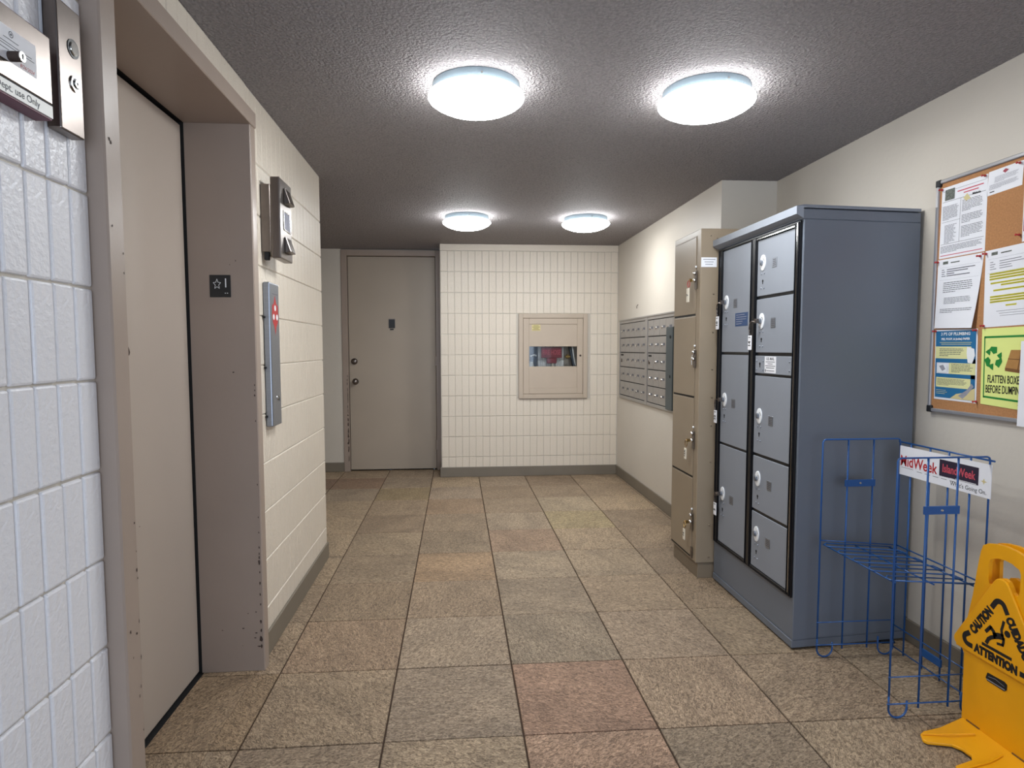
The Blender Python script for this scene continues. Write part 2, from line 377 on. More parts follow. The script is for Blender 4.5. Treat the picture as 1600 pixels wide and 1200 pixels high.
# back wall, facing the camera
wb = struct('wall_back', face_mtx((-.157, YB, -.005), '-Y'))
hx0, hx1, hz0, hz1 = .611+.157, 1.304+.157, .777+.005, 1.621+.005
mbx = NB(0, hx0+.028, 0, HC+.005, -.30, -.0045); box(mbx, hx1-.028, 1.77, 0, HC+.005, -.30, -.0045)
box(mbx, hx0+.028, hx1-.028, 0, hz0+.028, -.30, -.0045); box(mbx, hx0+.028, hx1-.028, hz1-.028, HC+.005, -.30, -.0045)
obj('mortar_bed', mbx, M['joint'], wb)
for r in range(11):
    for c in range(26):
        x = c*SC+.004; y = r*C8
        x1 = min(x+SC, 1.766)
        # cabinet opening
        if x < hx1-.02 and x1 > hx0+.02 and y < hz1-.02 and y+C8 > hz0+.02:
            if y < hz0-.03:                      # course cut under the cabinet
                me = piece_mesh(SC, hz0-y-.002); inst('brick', me, wb, (x, y, R.uniform(-.0012, .0008)))
            elif y+C8 > hz1+.03 and y < hz1:
                me = piece_mesh(SC, y+C8-hz1); inst('brick', me, wb, (x, hz1, R.uniform(-.0012, .0008)))
            continue
        inst('brick', pm, wb, (x+R.uniform(-.0006, .0006), y+R.uniform(-.001, .001), R.uniform(-.0015, .001)))
obj('top_band', NB(0, 1.768, 11*C8+.001, HC+.0045, -.0045, .004, bev=.002), M['block'], wb)

# left wall, long blocks beyond the lift, narrow pieces on this side of it
wl = struct('wall_left')
fm = face_mtx((0, 0, 0), '+X')
LZ = -.008
obj('wall_core', box(box(NB(-1.25, XL-.0045, 2.435, YC-.004, 0, HC), -1.25, XL-.0072, -2.0, 1.495, 0, HC), -1.25, XL-.0045, 1.495, 2.435, 2.18, HC), M['joint'], wl)
obj('shaft_filler', box(NB(-1.6, -1.25, 1.2, 2.7, 0, HC), -2.15, -1.25, 3.70, YC-.004, 0, HC), M['joint'], wl)
def long_block(n):
    bm = bmesh.new(); d = .02; w = n*SC; h = C8
    pts = [(.001, -d), (.001, -.002), (.003, 0)]
    for k in range(1, n): pts += [(k*SC-.0022, 0), (k*SC, -.0014), (k*SC+.0022, 0)]
    pts += [(w-.003, 0), (w-.001, -.002), (w-.001, -d)]
    lo, hi, lo2, hi2 = .0015, h-.0015, .005, h-.005
    def row(y, dz): return [bm.verts.new((x, y, max(-d, z-dz) if z > -d+1e-6 else -d)) for x, z in pts]
    rows = [row(lo, .0045), row(lo2, 0), row(hi2, 0), row(hi, .0045)]
    for a, b in zip(rows, rows[1:]):
        for i in range(len(a)-1): bm.faces.new((a[i], a[i+1], b[i+1], b[i]))
    bmesh.ops.recalc_face_normals(bm, faces=bm.faces)
    me = finish('block', bm, M['block'])
    return me
wrot = (PI/2, 0, PI/2)
lb6, lb1 = long_block(6), None
def clip_long(ya, yb, z, h):
    n = max(1, round((yb-ya)/SC)); me = long_block(n)
    o = inst('block', me, wl, (XL+R.uniform(-.0006, .0006), ya, z), wrot, ((yb-ya)/(n*SC), h/C8, 1)); return o
for r in range(11):
    z = LZ+r*C8; h = C8 if r < 10 else HC-z      # the top course runs plain up to the ceiling
    # courses are staggered a little by cut blocks at the frame
    y = YC; k = 0
    while y > 2.49:
        ya = max(2.483, y-.4064); o = clip_long(ya, y, z, h); y = ya-1e-6
        if ya <= 2.484: break
    if r >= 10:
        zz = max(z, 2.186)
        if z+h-zz > .01:
            ya = 1.43
            while ya < 2.48:
                yb = min(2.483, ya+.4064); clip_long(ya, yb, zz, z+h-zz); ya = yb
for r in range(12):
    z = LZ+r*C8; h = C8 if r < 11 else HC-z
    for c in range(16):
        yb = 1.430-c*SC+.0; ya = yb-SC
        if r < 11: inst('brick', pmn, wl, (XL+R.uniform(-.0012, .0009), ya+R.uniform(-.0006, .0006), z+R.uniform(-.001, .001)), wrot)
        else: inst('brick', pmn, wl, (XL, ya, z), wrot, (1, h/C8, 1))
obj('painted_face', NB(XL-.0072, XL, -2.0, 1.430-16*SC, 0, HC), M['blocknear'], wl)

# right walls
wr = struct('wall_right')
obj('near_face', NB(XR2, XR2+.1, -2.0, YS+.1, 0, HC), M['plaster'], wr)
obj('step_face', NB(XR1, XR2, YS, YS+.12, 0, HC), M['plaster'], wr)
obj('far_face', NB(XR1, XR1+.12, YS+.12, YB+.3, 0, HC), M['plaster'], wr)
# wall around the far door
wd = struct('wall_far')
obj('face_left', NB(-2.2, -1.172, YD, YD+.12, 0, HC), M['plaster'], wd)
obj('alcove_return', NB(-2.25, -2.15, YC, YD, 0, HC), M['plaster'], wd)
obj('face_above', NB(-1.172, -.157, YD+.03, YD+.12, 2.286, HC), M['plaster'], wd)

# baseboards
def bb(name, *boxes):
    s = struct(name)
    for i, b in enumerate(boxes):
        bm = NB(*b, bev=.003)
        obj('cove_strip', bm, M['base'], s)
bb('baseboard_back', (-.170, XR1-.001, YB-.011, YB+.001, 0, .098), (-.170, -.157, YB+.001, YD-.001, 0, .098))
bb('baseboard_left', (XL-.001, XL+.010, 2.484, YC+.010, 0, .100), (XL-.001, XL+.010, -1.98, 1.428, 0, .100), (-2.1, XL-.001, YC-.001, YC+.010, 0, .100))
bb('baseboard_right', (XR1-.011, XR1-.0005, YS-.011, YB-.0115, 0, .098), (XR2-.011, XR2-.0005, -1.98, YS-.0005, 0, .098))
bb('baseboard_far', (-2.14, -1.174, YD-.011, YD-.0005, 0, .098))

# ------------------------------------------------------------------ lift doorway (door_2)
d2 = struct('door_2')
ZH, ZT = 2.125, 2.183   # head and top of the frame
def jamb(y0, y1, xf):
    return NB(-1.013, xf, y0, y1, 0, ZH, bev=.003)
jn = prism(bmesh.new(), [(-1.013, 1.498), (-1.013, 1.470), (-.840, 1.470), (-.840, 1.432), (-.768, 1.432), (-.764, 1.436), (-.764, 1.494), (-.768, 1.498)], 0, ZH)
jo = obj('frame_jamb', jn, M['frame'], d2)
jf = prism(bmesh.new(), [(-1.013, 2.431), (-.774, 2.431), (-.770, 2.435), (-.770, 2.481), (-.800, 2.481), (-.800, 2.470), (-1.013, 2.470)], 0, ZH)
jo2 = obj('frame_jamb', jf, M['frame'], d2)
obj('frame_header', box(NB(-.800, -.764, 1.432, 2.483, ZH, ZT, bev=.003), -1.013, -.778, 1.432, 2.483, ZH+.0005, ZT-.002), M['frame'], d2)
obj('sill_track', box(NB(-1.06, -1.008, 1.47, 2.431, -.02, -.002), -1.06, -1.03, 1.47, 2.431, -.002, .004), M['black'], d2)
obj('sliding_leaf', NB(-1.06, -1.022, 1.40, 2.4235, .010, 2.114, bev=.002), M['elev'], d2)
obj('shaft_backing', box(box(NB(-1.10, -1.062, 1.40, 2.50, -.02, 2.2), -1.062, -1.013, 2.431, 2.50, 0, 2.2), -1.062, -1.013, 1.4, 2.5, 2.127, 2.2), M['black'], d2)
def chips(name, parent, facing, origin, spots):
    """small irregular flecks of missing paint lying on a surface"""
    bm = bmesh.new(); fmx = face_mtx(origin, facing)
    for (u, v, a, b) in spots:
        n = 8; ph = R.uniform(0, 6)
        pts = [fmx @ Vector((u+a*R.uniform(.5, 1)*math.cos(2*PI*i/n+ph), v+b*R.uniform(.5, 1)*math.sin(2*PI*i/n+ph), .0004)) for i in range(n)]
        bm.faces.new([bm.verts.new(p) for p in pts])
    o = obj(name, bm, M['chip'], parent, kind='stuff'); return o
sp = []
for z, k in ((.10, .006), (.13, .01), (.165, .005), (.20, .006), (.27, .004), (.31, .005), (.355, .005), (.40, .004), (.44, .008), (.46, .005), (.475, .004), (.50, .004), (.56, .003), (.62, .003), (.75, .003), (1.0, .003), (1.1, .004), (1.12, .003), (1.14, .003)):
    sp.append((-.7795-k*.35, z, k*.75, k*1.7))
sp += [(-.80, .24, .004, .003), (-.83, .235, .004, .002), (-.855, .105, .002, .002), (-.85, .175, .006, .003), (-.93, .17, .004, .002), (-.80, .155, .007, .003), (-.805, .135, .005, .003), (-.79, .10, .01, .004), (-.855, .97, .0001, .0001), (-.858, 1.19, .006, .003), (-.838, 1.615, .003, .003), (-.86, 1.60, .002, .002)]
chips('paint_chips', jo2, '-Y', (0, 2.4306, 0), sp)
sp = [(1.447, 1.555, .003, .004), (1.452, .62, .004, .006), (1.459, .555, .002, .004)]
for (u, v) in ((1.450, 1.745), (1.455, 1.739)): sp.append((u, v, .005, .006))
sp += [(1.488, 1.50, .003, .004), (1.488, 1.455, .003, .004), (1.487, .87, .003, .004), (1.49, .80, .002, .003), (1.49, .755, .003, .007), (1.492, .735, .0025, .004), (1.49, .63, .002, .006), (1.478, .605, .004, .005), (1.493, .54, .002, .008), (1.487, .47, .002, .006), (1.48, .45, .002, .006), (1.49, .36, .002, .004)]
chips('paint_chips', jo, '+X', (-.7636, 0, 0), sp)
chips('door_scuffs', d2, '+X', (-1.0216, 0, 0), [(1.996, 1.273, .012, .018), (1.99, .68, .008, .002), (2.02, .71, .004, .002)])

# ------------------------------------------------------------------ far door (door_1)
d1 = struct('door_1')
fx0, fx1, ft = -1.172, -.157, 2.284
fr = box(box(NB(fx0, -1.112, YD-.012, YD+.10, 0, ft, bev=.003), -.213, fx1, YD-.012, YD+.10, 0, ft, bev=.003), -1.112, -.213, YD-.012, YD+.10, 2.225, ft, bev=.003)
frame = obj('door_frame', fr, M['frame'], d1)
leaf = obj('door_leaf', NB(-1.108, -.217, YD+.022, YD+.066, .014, 2.221, bev=.002), M['door'], d1)
obj('door_backing', NB(-1.15, -.18, YD+.07, YD+.11, 0, 2.25), M['black'], d1)
def knob(bm, x, z, r, L):
    prof = [(r*1.25, 0), (r*1.25, .006), (r*.5, .010), (r*.5, L*.5), (r*.95, L*.62), (r, L*.8), (r*.75, L), (0, L)]
    b2 = lathe(bmesh.new(), prof, 20); b2.transform(T(x, YD+.022, z) @ Matrix.Rotation(PI/2, 4, 'X'))
    tmp = bpy.data.meshes.new('t'); b2.to_mesh(tmp); b2.free(); bm.from_mesh(tmp); return bm
obj('door_knob', knob(bmesh.new(), -1.048, .938, .026, .058), M['steel'], d1, smooth=True)
obj('deadbolt', knob(bmesh.new(), -1.055, 1.147, .026, .026), M['steel'], d1, smooth=True)
pl = obj('door_plate', box(NB(-.697, -.636, YD+.015, YD+.0215, 1.490, 1.578, bev=.002), -.685, -.648, YD+.014, YD+.0215, 1.470, 1.484), M['plastic'], d1)
obj('plate_edge', box(box(NB(-.700, -.633, YD+.0155, YD+.0216, 1.578, 1.586), -.700, -.697, YD+.0155, YD+.0216, 1.486, 1.578), -.636, -.633, YD+.0155, YD+.0216, 1.486, 1.578), M['steel'], pl)
obj('hinge', NB(-.222, -.206, YD-.014, YD+.022, 1.10, 1.20, bev=.002), M['frame'], d1)
obj('hinge', NB(-.222, -.206, YD-.014, YD+.022, .22, .32, bev=.002), M['frame'], d1)
sp = []
z = .12
while z < 1.02:
    L_ = R.uniform(.01, .05); sp.append((-1.125+R.uniform(-.004, .004), z, .0035+.004*(.2 < z < .6), L_)); z += L_*R.uniform(1.2, 2.0)
chips('paint_chips', frame, '-Y', (0, YD-.0125, 0), sp+[(-1.125, .06, .003, .004)])

# ------------------------------------------------------------------ ceiling lamps
def lamp(x, y, label):
    t = thing('ceiling_lamp', label, 'ceiling light', T(x, y, HC), group='round flush ceiling lamps')
    obj('mounting_ring', lathe(bmesh.new(), [(0, 0), (.166, 0), (.168, -.003), (.168, -.040), (.160, -.043), (0, -.043)], 56), M['lampring'], t, smooth=False)
    pr = [(.160, -.036), (.176, -.037), (.184, -.043), (.186, -.050), (.182, -.057), (.170, -.066), (.145, -.079), (.11, -.091), (.07, -.099), (.035, -.1025), (0, -.103)]
    obj('diffuser', lathe(bmesh.new(), pr, 56), M['lamp'], t, smooth=True)
    bm = bmesh.new()
    for a in (35, 155, 275):
        cyl(bm, (0, 0), .004, 0, .006, n=8); 
        for v in bm.verts[-16:]:
            x_, y_, z_ = v.co; v.co = (math.cos(math.radians(a))*(.167+z_) - math.sin(math.radians(a))*x_, math.sin(math.radians(a))*(.167+z_)+math.cos(math.radians(a))*x_, -.022+y_)
    obj('set_screws', bm, M['chrome'], t)
    return t
lamp(.083, 2.44, 'round glowing ceiling lamp nearer the camera, the one towards the lift')
lamp(.992, 2.425, 'round glowing ceiling lamp nearer the camera, the one towards the parcel cabinet')
lamp(.085, 4.80, 'small-looking far ceiling lamp on the side of the tan door')
lamp(1.014, 4.80, 'small-looking far ceiling lamp on the mailbox side')

# ------------------------------------------------------------------ grey parcel cabinet
CY0, CY1, CXF, CXB = 2.42, 3.222, 1.405, 1.947
pc = thing('parcel_cabinet', 'tall blue-grey steel parcel locker cabinet with black-trimmed doors beside the blue rack', 'cabinet', face_mtx((CXF, CY1, 0), '-X'))
W = CY1-CY0; D = CXB-CXF
obj('body', box(NB(0, W, .042, 1.80, -D, -.004, bev=.002), 0, W, 1.80, 1.842, -D, .002, bev=.003), M['grey'], pc)
obj('plinth', NB(.0, W, .008, .041, -D, 0, bev=.002), M['grey'], pc)
obj('levelling_feet', box(box(NB(.02, .07, 0, .0078, -.06, -.01), .72, .78, 0, .0078, -.06, -.01), .72, .78, 0, .0078, -.48, -.42), M['black'], pc)
def lip():
    bm = bmesh.new(); pts = [(.0, 1.803), (.030, 1.820), (.030, 1.852), (.0, 1.858), (-D+.002, 1.858), (-D+.002, 1.846), (.0, 1.846)]
    a = [bm.verts.new((-.010, y, z)) for z, y in pts]; b = [bm.verts.new((W+.001, y, z)) for z, y in pts]
    bm.faces.new(a); bm.faces.new(b[::-1])
    for i in range(len(pts)): j = (i+1) % len(pts); bm.faces.new((a[i], b[i], b[j], a[j]))
    bmesh.ops.recalc_face_normals(bm, faces=bm.faces); return bm
obj('top_lip', lip(), M['greydoor'], pc)
for ch in pc.children:        # the near side panel runs slightly askew to the wall
    if ch.name.split('.')[0] in ('body', 'plinth', 'top_lip'):
        for v in ch.data.vertices:
            if v.co.x > W-.01 and v.co.z < -.2: v.co.x -= .048
# black trim: outer ring, centre post and cross bars; all local x = CY1 - Y
x = lambda Y: CY1-Y
BT, BBt = 1.797, .222
bm = NB(x(3.212), x(3.163), BBt, BT, -.004, .006, bev=.002)
box(bm, x(2.849), x(2.793), BBt, BT, -.004, .006, bev=.002)
box(bm, x(2.471), x(2.430), BBt, BT, -.004, .006, bev=.002)
box(bm, x(3.163), x(2.849), BBt, .240, -.004, .006, bev=.002); box(bm, x(2.793), x(2.471), BBt, .240, -.004, .006, bev=.002)
box(bm, x(3.163), x(2.849), 1.785, BT, -.004, .006, bev=.002); box(bm, x(2.793), x(2.471), 1.779, BT, -.004, .006, bev=.002)
# fine raised ridges along the trim
for (a, b) in ((3.204, 3.199), (3.172, 3.167), (2.843, 2.840), (2.802, 2.798), (2.463, 2.459), (2.441, 2.436)): box(bm, x(a), x(b), BBt+.006, BT-.006, .006, .010, bev=.001)
box(bm, x(3.20), x(2.44), BBt+.004, BBt+.007, .006, .010); box(bm, x(3.20), x(2.44), BT-.008, BT-.004, .006, .010)
box(bm, x(3.163), x(2.471), .24, 1.785, -.004, -.0032)
obj('black_trim', bm, M['blackgloss'], pc)
obj('trim_bead', box(NB(x(2.79), x(2.466), 1.7775, 1.7805, .005, .011), x(2.4515), x(2.4475), .24, 1.79, .0062, .0085), M['chrome'], pc)  # chrome strips added as the bright highlights on the glossy trim
doors = [(3.158, 2.854, 1.257, 1.783), (3.158, 2.854, .779, 1.243), (3.158, 2.854, .242, .766),
         (2.788, 2.475, 1.517, 1.774), (2.788, 2.475, 1.257, 1.503), (2.788, 2.475, .785, 1.149), (2.788, 2.475, .519, .771), (2.788, 2.475, .242, .505)]
ring_me = None
for k, (ya, yb, z0, z1) in enumerate(doors):
    a, b = x(ya), x(yb)
    d = obj('locker_door', NB(a, b, z0, z1, -.003, .0025, bev=.0015), M['greydoor'], pc)
    lz = {0: 1.515, 1: 1.008, 2: .508, 3: 1.668, 4: 1.402, 5: .963, 6: .668, 7: .405}[k]
    lx = a+(.048 if k < 3 else .052)
    if True:
        lb = lathe(bmesh.new(), [(0, .0), (.030, 0), (.030, .003), (.024, .0045), (0, .0045)], 28)
        for v in lb.verts: v.co = (v.co.x*.82+lx, v.co.y*1.2+lz, v.co.z+.0025)
        obj('lock_plate', lb, M['platewhite'], d)
        cb = cyl(bmesh.new(), (lx-.004, lz), .0125, .007, .017, n=18, bev=.002)
        box(cb, lx-.014, lx+.006, lz-.003, lz+.003, .017, .0185)
        obj('lock_cylinder', cb, M['steelblue'], d)
        sb = bmesh.new(); pts = arc(lx+.002, lz, .0185, 10, 80, 6)+arc(lx+.002, lz, .0150, 80, 10, 6)
        sb.faces.new([sb.verts.new((p, q, .0078)) for p, q in pts]); obj('lock_arrow', sb, M['ink'], d)
        rb = bmesh.new()
        for dx in (-.013, .013):
            for dz in (-.050, -.116):
                cyl(rb, (lx+dx, lz+dz), .0045, .0025, .0060, n=10, r2=.0032)
        obj('rivets', rb, M['greydoor'], d)
        kb = cyl(bmesh.new(), (lx, lz-.083), .0062, .0025, .0032, n=12); box(kb, lx-.003, lx+.003, lz-.097, lz-.083, .0025, .0032)
        obj('keyhole', kb, M['black'], d)
        nx = a+(.155 if k >= 3 else .150); nz = lz-.012
        nb = NB(nx-.020, nx+.020, nz-.022, nz+.022, .0025, .0042, bev=.0008)
        obj('number_plate', nb, M['steelblue'], d)
        eb = bmesh.new()
        for q in range(4): rect(eb, nx-.013+.0*q, nx+.013, nz-.014+q*.008, nz-.010+q*.008, .0045)
        obj('engraved_number', eb, M['ink'], d)
pnl = obj('master_panel', NB(x(2.788), x(2.475), 1.161, 1.242, -.003, .0025, bev=.0015), M['greydoor'], pc)
a = x(2.788)
rb = bmesh.new()
for (dx, dz) in ((.014, .018), (.074, .018), (.014, .058), (.074, .058), (.298, .020), (.298, .058)): cyl(rb, (a+dx, 1.161+dz), .0045, .0025, .006, n=10, r2=.003)
obj('rivets', rb, M['greydoor'], pnl)
kb = cyl(bmesh.new(), (a+.044, 1.205), .0062, .0025, .0032, n=12); box(kb, a+.041, a+.047, 1.189, 1.205, .0025, .0032); obj('keyhole', kb, M['black'], pnl)
lab = obj('mail_label', NB(a+.088, a+.188, 1.166, 1.240, .0025, .0030), M['white'], pnl, label='small white printed label on the narrow panel')
tb = bmesh.new(); text(tb, 'U.S. MAIL', a+.138, 1.229, .017, .0034, bold=.0006)
for q, ww in enumerate((.040, .022, .044, .036)): rect(tb, a+.138-ww, a+.138+ww, 1.214-q*.009, 1.217-q*.009, .0034)
rect(tb, a+.094, a+.102, 1.170, 1.182, .0034); rect(tb, a+.106, a+.176, 1.174, 1.177, .0034)
obj('lettering', tb, M['ink'], lab) if False else None
tb2 = obj('label_print', tb, M['ink'], pnl)
bl = obj('blue_label', NB(x(3.006), x(2.873), 1.386, 1.452, .0025, .0032), M['plateblue'], pc, label='small blue notice label on the upper left parcel door')
tb = bmesh.new()
for q, (s0, s1) in enumerate(((.01, .10), (.01, .12), (.01, .118), (.01, .08), (.01, .07))): rect(tb, x(3.006)+s0, x(3.006)+s1, 1.441-q*.011, 1.4435-q*.011, .0034)
obj('label_print', tb, M['inklight'], bl)

# keys with tags in the parcel cabinet locks
def key_tag(px, pz, lx, lz, label, txt):
    """hangs from a key in a lock of the cabinet; local frame of the cabinet front"""
    t = thing('key_tag', label, 'key tag', face_mtx((CXF, CY1-px, pz), '-X'), group='keys with plastic tags in the parcel cabinet')
    dx, dz = lx-px, lz-pz
    kb = NB(dx-.002, dx+.002, dz-.010, dz+.010, .0192, .035); cyl(kb, (dx, dz), .011, .033, .037, n=14)
    obj('key', kb, M['steel'], t)
    pts = [(dx, dz-.004, .036), (dx*.6, dz*.9+.006, .038), (dx*.25, dz*.75+.006, .037), (0, dz*.45+.003, .034), (0, .004, .030)]
    cb = bmesh.new()
    for p, q in zip(pts, pts[1:]): tube(cb, [p, q], .0022, 6)
    for s in range(5):
        zc = .005+s*.011; tube(cb, [(.006*math.cos(w_)*(1 if s % 2 else .3), zc+.007*math.sin(w_), .030+.004*math.cos(w_)) for w_ in [2*PI*i/8 for i in range(8)]], .0014, 5, closed=True)
    obj('key_ring', cb, M['steel'], t)
    tbm = NB(-.017, .017, -.072, -.003, .026, .030, bev=.002); obj('tag_card', tbm, M['white'], t)
    x2 = text(bmesh.new(), txt, 0, -.043, .030, .0304, rot=PI/2, sx=.9, bold=.001); rect(x2, -.010, .010, -.014, -.011, .0304)
    obj('handwriting', x2, M['inkblack'], t)
key_tag(x(3.158)-.004, 1.448, x(3.158)+.048, 1.515, 'white key tag hanging left of the blue-labelled upper left parcel door', '10')
key_tag(x(3.158)-.006, .950, x(3.158)+.048, 1.008, 'white key tag on the middle door of the left parcel column', '22')
key_tag(x(3.158)+.012, .455, x(3.158)+.048, .508, 'narrow key tag on the lowest door of the left parcel column', '3')
key_tag(x(2.788)-.008, 1.340, x(2.788)+.052, 1.402, 'white key tag on the centre post beside the second right-column door', '14')

# ------------------------------------------------------------------ tan locker column
TYN, TYF, TXF = 3.237, 3.632, 1.312
tl = thing('tan_locker', 'narrow tan steel locker column with four doors standing behind the grey parcel cabinet', 'locker', face_mtx((TXF, TYF, 0), '-X'))
TW = TYF-TYN  # width
obj('body', NB(0, TW, .088, 1.918, -.29, 0, bev=.003), M['tan'], tl)
obj('plinth', NB(.02, TW-.006, 0, .0875, -.28, -.014, bev=.002), M['tandark'], tl)
zs = [(1.462, 1.885), (1.008, 1.456), (.561, 1.002), (.105, .555)]
for k, (z0, z1) in enumerate(zs):
    d = obj('locker_door', NB(.018, TW-.058, z0+.004, z1-.004, 0, .0035, bev=.0015), M['tan'], tl)
    obj('door_gap', NB(.016, TW-.060, z0-.006, z0+.0045, 0, .0012), M['black'], d)
obj('door_gap', box(NB(.016, TW-.056, 1.883, 1.889, 0, .0012), TW-.0575, TW-.054, .10, 1.888, 0, .001), M['tandark'], tl)
for k, lz in enumerate((1.665, 1.235, .785, .325)):
    p = obj('latch_plate', NB(TW-.066, TW-.036, lz-.066, lz+.034, .0035, .0075, bev=.0015), M['steel'], tl)
    kb = bmesh.new()
    for zz in (.020, -.018):
        b2 = lathe(bmesh.new(), [(0, .0), (.010, 0), (.011, .008), (.008, .014), (0, .015)], 14); b2.transform(T(TW-.05, lz+zz, .0075)); tmp = bpy.data.meshes.new('t'); b2.to_mesh(tmp); b2.free(); kb.from_mesh(tmp)
    obj('lock_cylinder', kb, M['chrome'], p, smooth=True)
    b2 = lathe(bmesh.new(), [(0, 0), (.006, 0), (.006, .006), (0, .007)], 10); b2.transform(T(TW-.05, lz+.055, .0035)); obj('pull_stud', b2, M['platewhite'], tl, smooth=True)
    if k == 1:
        obj('latch_cord', tube(bmesh.new(), [(TW-.064, lz+.005, .012), (TW-.075, lz-.01, .014), (TW-.074, lz-.05, .012)], .0018, 5), M['platewhite'], p)
obj('hinge', NB(TW-.064, TW-.040, .100, .165, .0035, .0065, bev=.001), M['steel'], tl)
sb = bmesh.new()
for zz in (1.822, 1.57, 1.364, 1.163, 1.01, .855, .654, .30, .12):
    b2 = lathe(bmesh.new(), [(0, 0), (.0055, 0), (.004, .0035), (0, .004)], 10); b2.transform(T(TW, zz, -.074) @ Matrix.Rotation(PI/2, 4, 'Y')); tmp = bpy.data.meshes.new('t'); b2.to_mesh(tmp); b2.free(); sb.from_mesh(tmp)
for (zz, q) in ((1.88, -.055), (1.868, -.09)):
    b2 = lathe(bmesh.new(), [(0, 0), (.004, 0), (.003, .003), (0, .0035)], 8); b2.transform(T(TW, zz, q) @ Matrix.Rotation(PI/2, 4, 'Y')); tmp = bpy.data.meshes.new('t'); b2.to_mesh(tmp); b2.free(); sb.from_mesh(tmp)
obj('screws', sb, M['tandark'], tl, smooth=True)
cd_ = obj('notice_card', NB(TW+.0002, TW+.0012, 1.713, 1.764, -.088, -.002), M['white'], tl, label='small white printed card on the side of the locker')
tb = bmesh.new()
for q, (u0, u1) in enumerate(((.010, .078), (.018, .068), (.022, .064))):
    zc = 1.752-q*.013
    tb.faces.new([tb.verts.new(p) for p in ((TW+.0014, zc, -.002-u0), (TW+.0014, zc, -.002-u1), (TW+.0014, zc+.003, -.002-u1), (TW+.0014, zc+.003, -.002-u0))])
obj('card_print', tb, M['ink'], cd_)
def lock_tag(lz, label, m, txt, off=(-.026, -.075), big=1.0):
    t = thing('locker_key_tag', label, 'key tag', face_mtx((TXF, TYF-(TW-.052), lz-.018), '-X'), group='key tags on the tan locker')
    kb = NB(-.002, .002, -.008, .008, .0232, .038); cyl(kb, (0, 0), .010, .037, .041, n=12); obj('key', kb, M['brass'], t)
    cb = tube(bmesh.new(), [(off[0]*.5+.016*math.cos(w_), -.018+.018*math.sin(w_), .040) for w_ in [2*PI*i/12 for i in range(12)]], .002, 6, closed=True)
    obj('key_ring', cb, m, t)
    obj('tag_card', NB(off[0]-.014*big, off[0]+.014*big, off[1]-.034*big, off[1]+.028*big, .036, .041, bev=.002), M['offwhite'], t)
    x2 = text(bmesh.new(), txt, off[0], off[1]-.003, .026*big, .0415, rot=PI/2, sx=.9, bold=.001)
    obj('handwriting', x2, M['ink'], t)
lock_tag(1.665, 'cream key tag with a red ring on the top door of the tan locker', M['redbright'], '7', big=1.25)
lock_tag(.785, 'cream key tag on the third door down of the tan locker', M['brass'], '12A')
lock_tag(.325, 'cream key tag on the bottom door of the tan locker', M['brass'], '14')

# ------------------------------------------------------------------ wall mailboxes
my = 5.945
mb = thing('mailbox_bank', 'grey aluminium bank of small locked mailboxes set in the right wall', 'mailboxes', face_mtx((XR1, my, 0), '-X'))
mw = 1.66
fb = NB(0, .028, .795, 1.546, -.0, .014, bev=.002)
box(fb, mw-.03, mw, .795, 1.546, 0, .014, bev=.002); box(fb, .83, .89, .795, 1.546, 0, .017, bev=.002)
box(fb, .028, .83, .795, .822, 0, .014, bev=.002); box(fb, .89, mw-.03, .795, .822, 0, .014, bev=.002)
box(fb, .028, .83, 1.512, 1.546, 0, .014, bev=.002); box(fb, .89, mw-.03, 1.512, 1.546, 0, .014, bev=.002)
box(fb, .0, mw, 1.536, 1.550, .012, .020, bev=.002)
obj('face_frame', fb, M['alu'], mb)
obj('recess', NB(.02, mw-.02, .81, 1.53, .0002, .0035), M['black'], mb)
for m0, m1 in ((.030, .828), (.892, mw-.032)):
    nc = 5; cw = (m1-m0)/nc; rh = (1.510-.824)/5
    for r_ in range(5):
        for c_ in range(nc):
            a, b = m0+c_*cw, m0+(c_+1)*cw; z0 = .824+(4-r_)*rh; z1 = z0+rh
            d = obj('mailbox_door', NB(a+.0015, b-.0015, z0+.005, z1-.003, .0035, .010, bev=.0015), M['alu'], mb)
            zc = z0+rh*.52
            if r_ == 2 and c_ == 0:
                obj('outgoing_slot', NB(a+.02, b-.045, z1-.030, z1-.014, .010, .0108), M['black'], d)
                obj('lock', cyl(bmesh.new(), ((a+b)/2-.03, zc-.01), .016, .010, .016, n=14), M['steel'], d)
            else:
                obj('lock', cyl(bmesh.new(), (a+cw*.38, zc-.006), .0105, .010, .017, n=12), M['chrome'], d)
            if not (r_ == 2 and c_ == 0):
                obj('number_plate', NB(a+cw*.56, a+cw*.88, zc-.008, zc+.010, .010, .0112), M['ink'], d)
obj('side_bar', NB(my-4.548, my-4.405, .812, 1.435, .014, .030, bev=.003), M['aludark'], mb, label='dark grey vertical bar across the right-hand mailboxes')
obj('bar_knob', box(cyl(bmesh.new(), (my-4.452, 1.36), .012, .030, .034, n=12), my-4.460, my-4.444, 1.055, 1.075, .03, .033), M['black'], mb)

